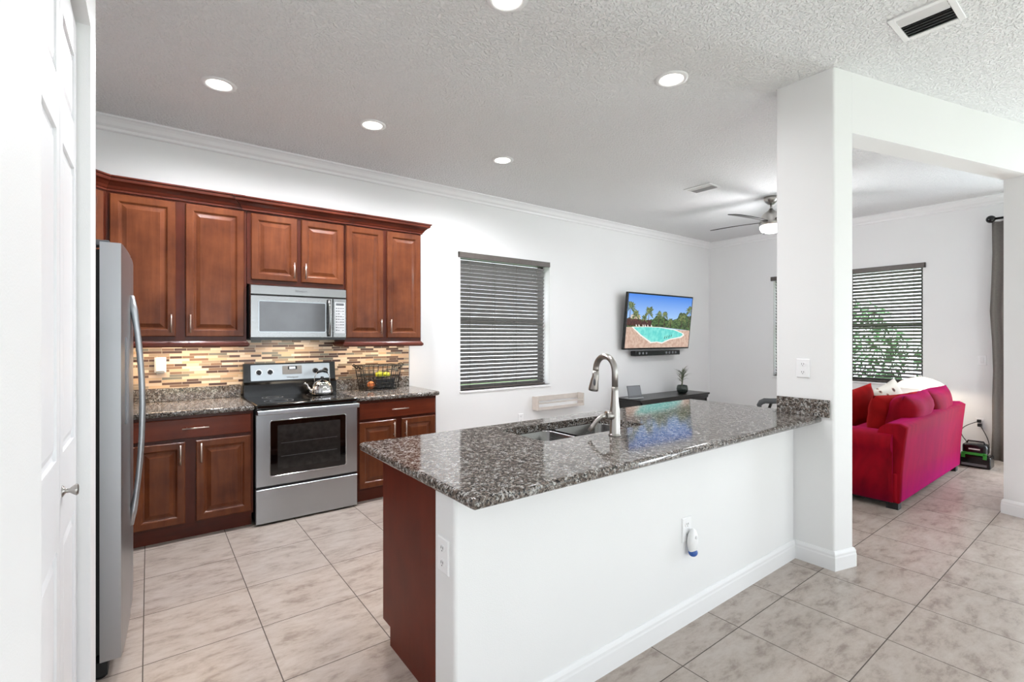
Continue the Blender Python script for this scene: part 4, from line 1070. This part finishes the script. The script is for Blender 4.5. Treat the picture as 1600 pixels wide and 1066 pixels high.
# back shell, leaning outward at the top
m = MB(); m.loft([[(x, y, z) for y, z in ((SYB, .06), (SYB + .22, .06), (SYB + .20, .45), (SYB + .13, .655), (SYB + .09, .69), (SYB + .0, .695), (SYB - .045, .67), (SYB - .03, .55), (SYB - .008, .3))] for x in (SX0 + .02, SX0 + .10, SX0 + .6, SX0 + 1.2, SX1 - .10, SX1 - .02)], smooth=True)
for v in m.bm.verts:
    if v.co.z > .6: v.co.z += .03 * (v.co.x - SX0) / 2
bmesh.ops.bevel(m.bm, geom=[e for e in m.bm.edges if e.is_boundary or (len(e.link_faces) == 2 and e.calc_face_angle(0) > 1.2)], offset=.015, segments=3, affect='EDGES')
link('back', m, 'sofa', sf)
def arm(x0, x1):
    m = MB(); pr = [(x0 + .01, .06), (x1 - .01, .06), (x1, .3), (x1 + .005, .45), (x1 + .02, .52), (x1 + .015, .58), (x1 - .03, .615), ((x0 + x1) / 2, .625), (x0 + .02, .612), (x0 - .03, .585), (x0 - .045, .54), (x0 - .035, .49), (x0, .46), (x0, .3)]
    m.loft([[(x, y, z - (.02 if y > 2.05 else 0)) for x, z in pr] for y in (SYB + .04, SYB + .07, SYB + .45, 2.08, 2.11)], smooth=True); return m
link('arm', arm(SX0, SX0 + .22), 'sofa', sf); link('arm', arm(SX1 - .22, SX1), 'sofa', sf)
link('base', bx(SX0 + .01, SYB + .01, .065, SX1 - .01, 2.09, .30, bev=.015), 'sofa', sf)
for q in range(2):
    m = MB(); a = SX0 + .225 + q * .81; m.box(a, SYB + .2, .30, a + .80, 2.13, .46, .04, 4); link('seat_cushion', m, 'sofa', sf)
for q in range(2):
    m = MB(); cushion(m, (SX0 + .78 + q * .70, SYB + .125, .665), .37, .13, .235, (1, 0, .02), (0, -.22, 1), seed=q + 4)
    link('back_cushion', m, 'sofa', sf)
for q in (SX0 + .06, SX1 - .12):
    for y in (SYB + .03, 2.0):
        link('foot', bx(q - .02, y - .02, 0, q + .06, y + .06, .066), 'blackmatte', sf)
link('dust_skirt', bx(SX0 + .03, SYB + .06, .045, SX1 - .03, 2.05, .068), 'blackmatte', sf)
def pillow(label, c, a, b_, th, mt, ax, up, sd):
    m = MB(); cushion(m, c, a, th, b_, ax, up, seed=sd); props(link('throw_pillow', m, mt, loc=c), label, 'pillow')
pillow('plump red throw pillow against the near end of sofa back', (5.47, 1.45, .695), .25, .19, .10, 'pillowred', (.9, -.42, .05), (-.05, -.12, 1), 1)
pillow('darker red throw pillow leaning behind, beside the pier edge', (5.56, 1.76, .715), .20, .19, .08, 'pillowred', (.8, -.5, .25), (-.25, .1, 1), 2)
pillow('white floral throw pillow in the far corner of the sofa', (6.40, 1.72, .70), .24, .20, .08, 'floral', (1, -.15, .25), (-.2, .25, 1), 3)

# end table and lamp
t = thing('end_table', 'small dark end table between sofa and window wall', 'table', (7.28, 1.66, 0))
link('tabletop', bx(7.05, 1.42, .47, 7.51, 1.90, .50, bev=.004), 'console', t)
for q in (7.07, 7.45):
    for y in (1.44, 1.84): link('leg', bx(q, y, 0, q + .04, y + .04, .47), 'console', t)
t = thing('table_lamp', 'lit table lamp with wide white dome shade beside the sofa', 'lamp', (7.28, 1.66, .50))
m = MB(); m.lathe((7.28, 1.66, .501), [(.08, 0), (.08, .012), (.02, .03), (.016, .10), (.028, .16), (.016, .22), (.012, .33)], 24); link('lamp_base', m, 'chrome', t)
m = MB(); m.lathe((7.28, 1.66, .50), [(.235, .305), (.225, .335), (.18, .375), (.11, .41), (.04, .43), (.012, .434), (.012, .430), (.04, .426), (.11, .405), (.175, .37), (.22, .330), (.229, .305)], 40, cap0=False, cap1=False); link('lamp_shade', m, 'lamp_glass', t)
m = MB(); m.lathe((7.28, 1.66, .50), [(.014, .432), (.02, .44), (.012, .455), (.003, .462)], 16); link('finial', m, 'chrome', t)
l = bpy.data.lights.new('bulb', 'POINT'); l.energy = 5; l.shadow_soft_size = .04; l.color = (1, .86, .72)
o = bpy.data.objects.new('bulb', l); COL.objects.link(o); o.parent = t; o.location = (0, 0, .35)

# curtain, rod
m = MB(); lo = []
N = 70; ya, yb = .55, 1.115
top_ = []
for zi in range(9):
    z = .012 + (2.70 - .012) * zi / 8; row = []
    for k in range(N + 1):
        y = ya + (yb - ya) * k / N; xx = 7.62 + .016 * math.sin(k * 2 * PI / 10 + zi * .05)
        y2 = y - .012 * math.sin(zi * 1.1) - (.02 if 3 <= zi <= 4 else 0) * (k / N)
        row.append((xx, y2, z))
    top_.append(row)
for row in top_: lo.append(row + [(p[0] + .004, p[1], p[2]) for p in reversed(row)])
m.loft(lo, smooth=True); props(link('curtain', m, 'curtain', loc=(7.62, .85, 0)), 'floor-length taupe curtain at the edge of the patio door', 'curtain')
t = thing('curtain_rod', 'black curtain rod with ball finial above the taupe curtain', 'curtain rod', (7.62, .5, 2.73))
m = MB(); m.cyl((7.62, -.9, 2.735), (7.62, 1.10, 2.735), .013, n=14); link('rod', m, 'black', t)
m = MB(); m.sphere((7.62, 1.115, 2.735), .042, n=20); link('finial', m, 'black', t)
m = MB(); m.box(7.61, .99, 2.715, FX - .001, 1.01, 2.735); m.box(FX - .01, .97, 2.69, FX - .001, 1.03, 2.76); link('bracket', m, 'black', t)

# charger / battery unit
c = Vector((7.17, 1.165, 0))
t = thing('battery_charger', 'black battery charger with green trim on the floor beside curtain', 'charger', tuple(c))
m = MB(); m.box(c.x - .10, c.y - .13, .0, c.x + .10, c.y + .13, .13, .015, 3); m.box(c.x - .08, c.y - .10, .13, c.x + .08, c.y + .10, .25, .03, 3); link('housing', m, 'black', t)
m = MB(); m.box(c.x - .105, c.y - .09, .135, c.x - .078, c.y + .09, .16, .004); m.box(c.x - .105, c.y - .10, .10, c.x - .098, c.y - .07, .16, .002); m.box(c.x - .105, c.y + .07, .10, c.x - .098, c.y + .10, .16, .002); link('green_trim', m, 'green', t)
m = MB(); m.box(c.x - .086, c.y - .045, .19, c.x - .0795, c.y + .045, .203); link('label_strip', m, 'plastic', t)
m = MB(); m.box(c.x - .104, c.y - .10, .02, c.x - .099, c.y + .10, .045); link('lower_grille', m, 'panelgrey', t)
m = MB(); m.tube([(c.x, c.y - .08, .24), (c.x, c.y - .06, .27), (c.x, c.y + .06, .27), (c.x, c.y + .08, .24)], .009, 8); link('carry_handle', m, 'black', t)
def cord(a, b_, sag, sidey):
    pts_ = []
    for k in range(13):
        u = k / 12; p = Vector(a).lerp(Vector(b_), u); p.y += sidey * math.sin(PI * u); p.z -= sag * math.sin(PI * u); pts_.append(p)
    return pts_
m = MB(); m.tube(cord((FX - .03, 1.23, .42), (7.20, 1.20, .20), -.02, .12), .0045, 8); m.tube(cord((FX - .03, 1.22, .38), (7.12, 1.10, .14), .04, -.06), .004, 8)
m.box(FX - .045, 1.21, .405, FX - .012, 1.245, .44, .004); m.box(FX - .045, 1.205, .36, FX - .012, 1.24, .395, .004)
link('power_cord', m, 'blackmatte', t)

# stool beyond the peninsula (only the curled end of its top rail shows)
c = Vector((4.08, 1.80, 0)); rx = Vector((.799, -.601, 0)); ry = Vector((.601, .799, 0))
t = thing('counter_stool', 'dark grey stool behind the peninsula, only its curled back rail showing', 'stool', tuple(c))
def W_(a, b_, z): p = c + rx * a + ry * b_; return (p.x, p.y, z)
m = MB(); m.loft([[W_(a, b_, z) for a, b_ in round_poly([(-.19 + i, -.19 + i), (.19 - i, -.19 + i), (.19 - i, .19 - i), (-.19 + i, .19 - i)], .05, 4)] for i, z in ((.015, .58), (0, .595), (0, .63), (.015, .645))], smooth=True); link('seat', m, 'chairgrey', t)
for sx in (-.15, .15):
    for sy in (-.15, .15):
        m = MB(); m.cyl(W_(sx, sy, .585), W_(sx * 1.2, sy * 1.2, 0), .016, .012, 12); link('leg', m, 'darkmetal', t)
m = MB(); m.tube([W_(-.17, -.17, .22), W_(.17, -.17, .22), W_(.17, .17, .22), W_(-.17, .17, .22)], .009, 8, closed=True); link('foot_ring', m, 'darkmetal', t)
m = MB(); m.tube([W_(-.195, -.02, .825), W_(-.20, -.02, .855), W_(-.185, -.02, .878), W_(-.155, -.02, .890), W_(-.10, -.02, .888), W_(0, -.02, .89), (W_(.10, -.02, .888)), W_(.155, -.02, .89), W_(.185, -.02, .878), W_(.20, -.02, .855), W_(.195, -.02, .825)], [.014, .018, .021, .022, .022, .022, .022, .022, .021, .018, .014], 14); link('back_rail', m, 'chairgrey', t)
for s_ in (-.10, .10):
    m = MB(); m.tube([W_(s_, .16, .60), W_(s_, .14, .70), W_(s_, .02, .82), W_(s_, -.02, .88)], .011, 10); link('back_post', m, 'darkmetal', t)

# ------------------------------------------------------------------ outside
o = struct('ground', bx(-8, -12, -.25, 20, 14, -.12), 'grass')
def shrub(label, x, y, r, h, sd, n=1400):
    rnd = random.Random(sd); t = thing('garden_shrub', label, 'shrub', (x, y, -.12), group=None)
    m = MB(); m.cyl((x, y, -.12), (x, y, h * .5), .06, .04, 8); link('stem', m, 'bark', t)
    m = MB()
    for _ in range(n):
        d = Vector((rnd.gauss(0, 1), rnd.gauss(0, 1), rnd.gauss(0, 1))).normalized(); rr_ = rnd.uniform(.7, 1)
        p = Vector((x + d.x * r * rr_, y + d.y * r * rr_, -.12 + h * .5 + d.z * h * .5 * rr_)); s = rnd.uniform(.04, .09)
        a = Vector((rnd.gauss(0, 1), rnd.gauss(0, 1), rnd.gauss(0, 1))).normalized(); b_ = a.orthogonal().normalized()
        m.quad(p - a * s, p + b_ * s * .4, p + a * s, p - b_ * s * .4)
    link('foliage', m, 'hubleaf', t)
shrub('leafy green shrub outside the living room window, nearer the curtain', 10.6, 1.5, 1.0, 2.3, 1, 2200)
shrub('leafy green shrub outside, seen through the blind by the pier', 10.7, 3.6, 1.0, 2.3, 2, 2200)
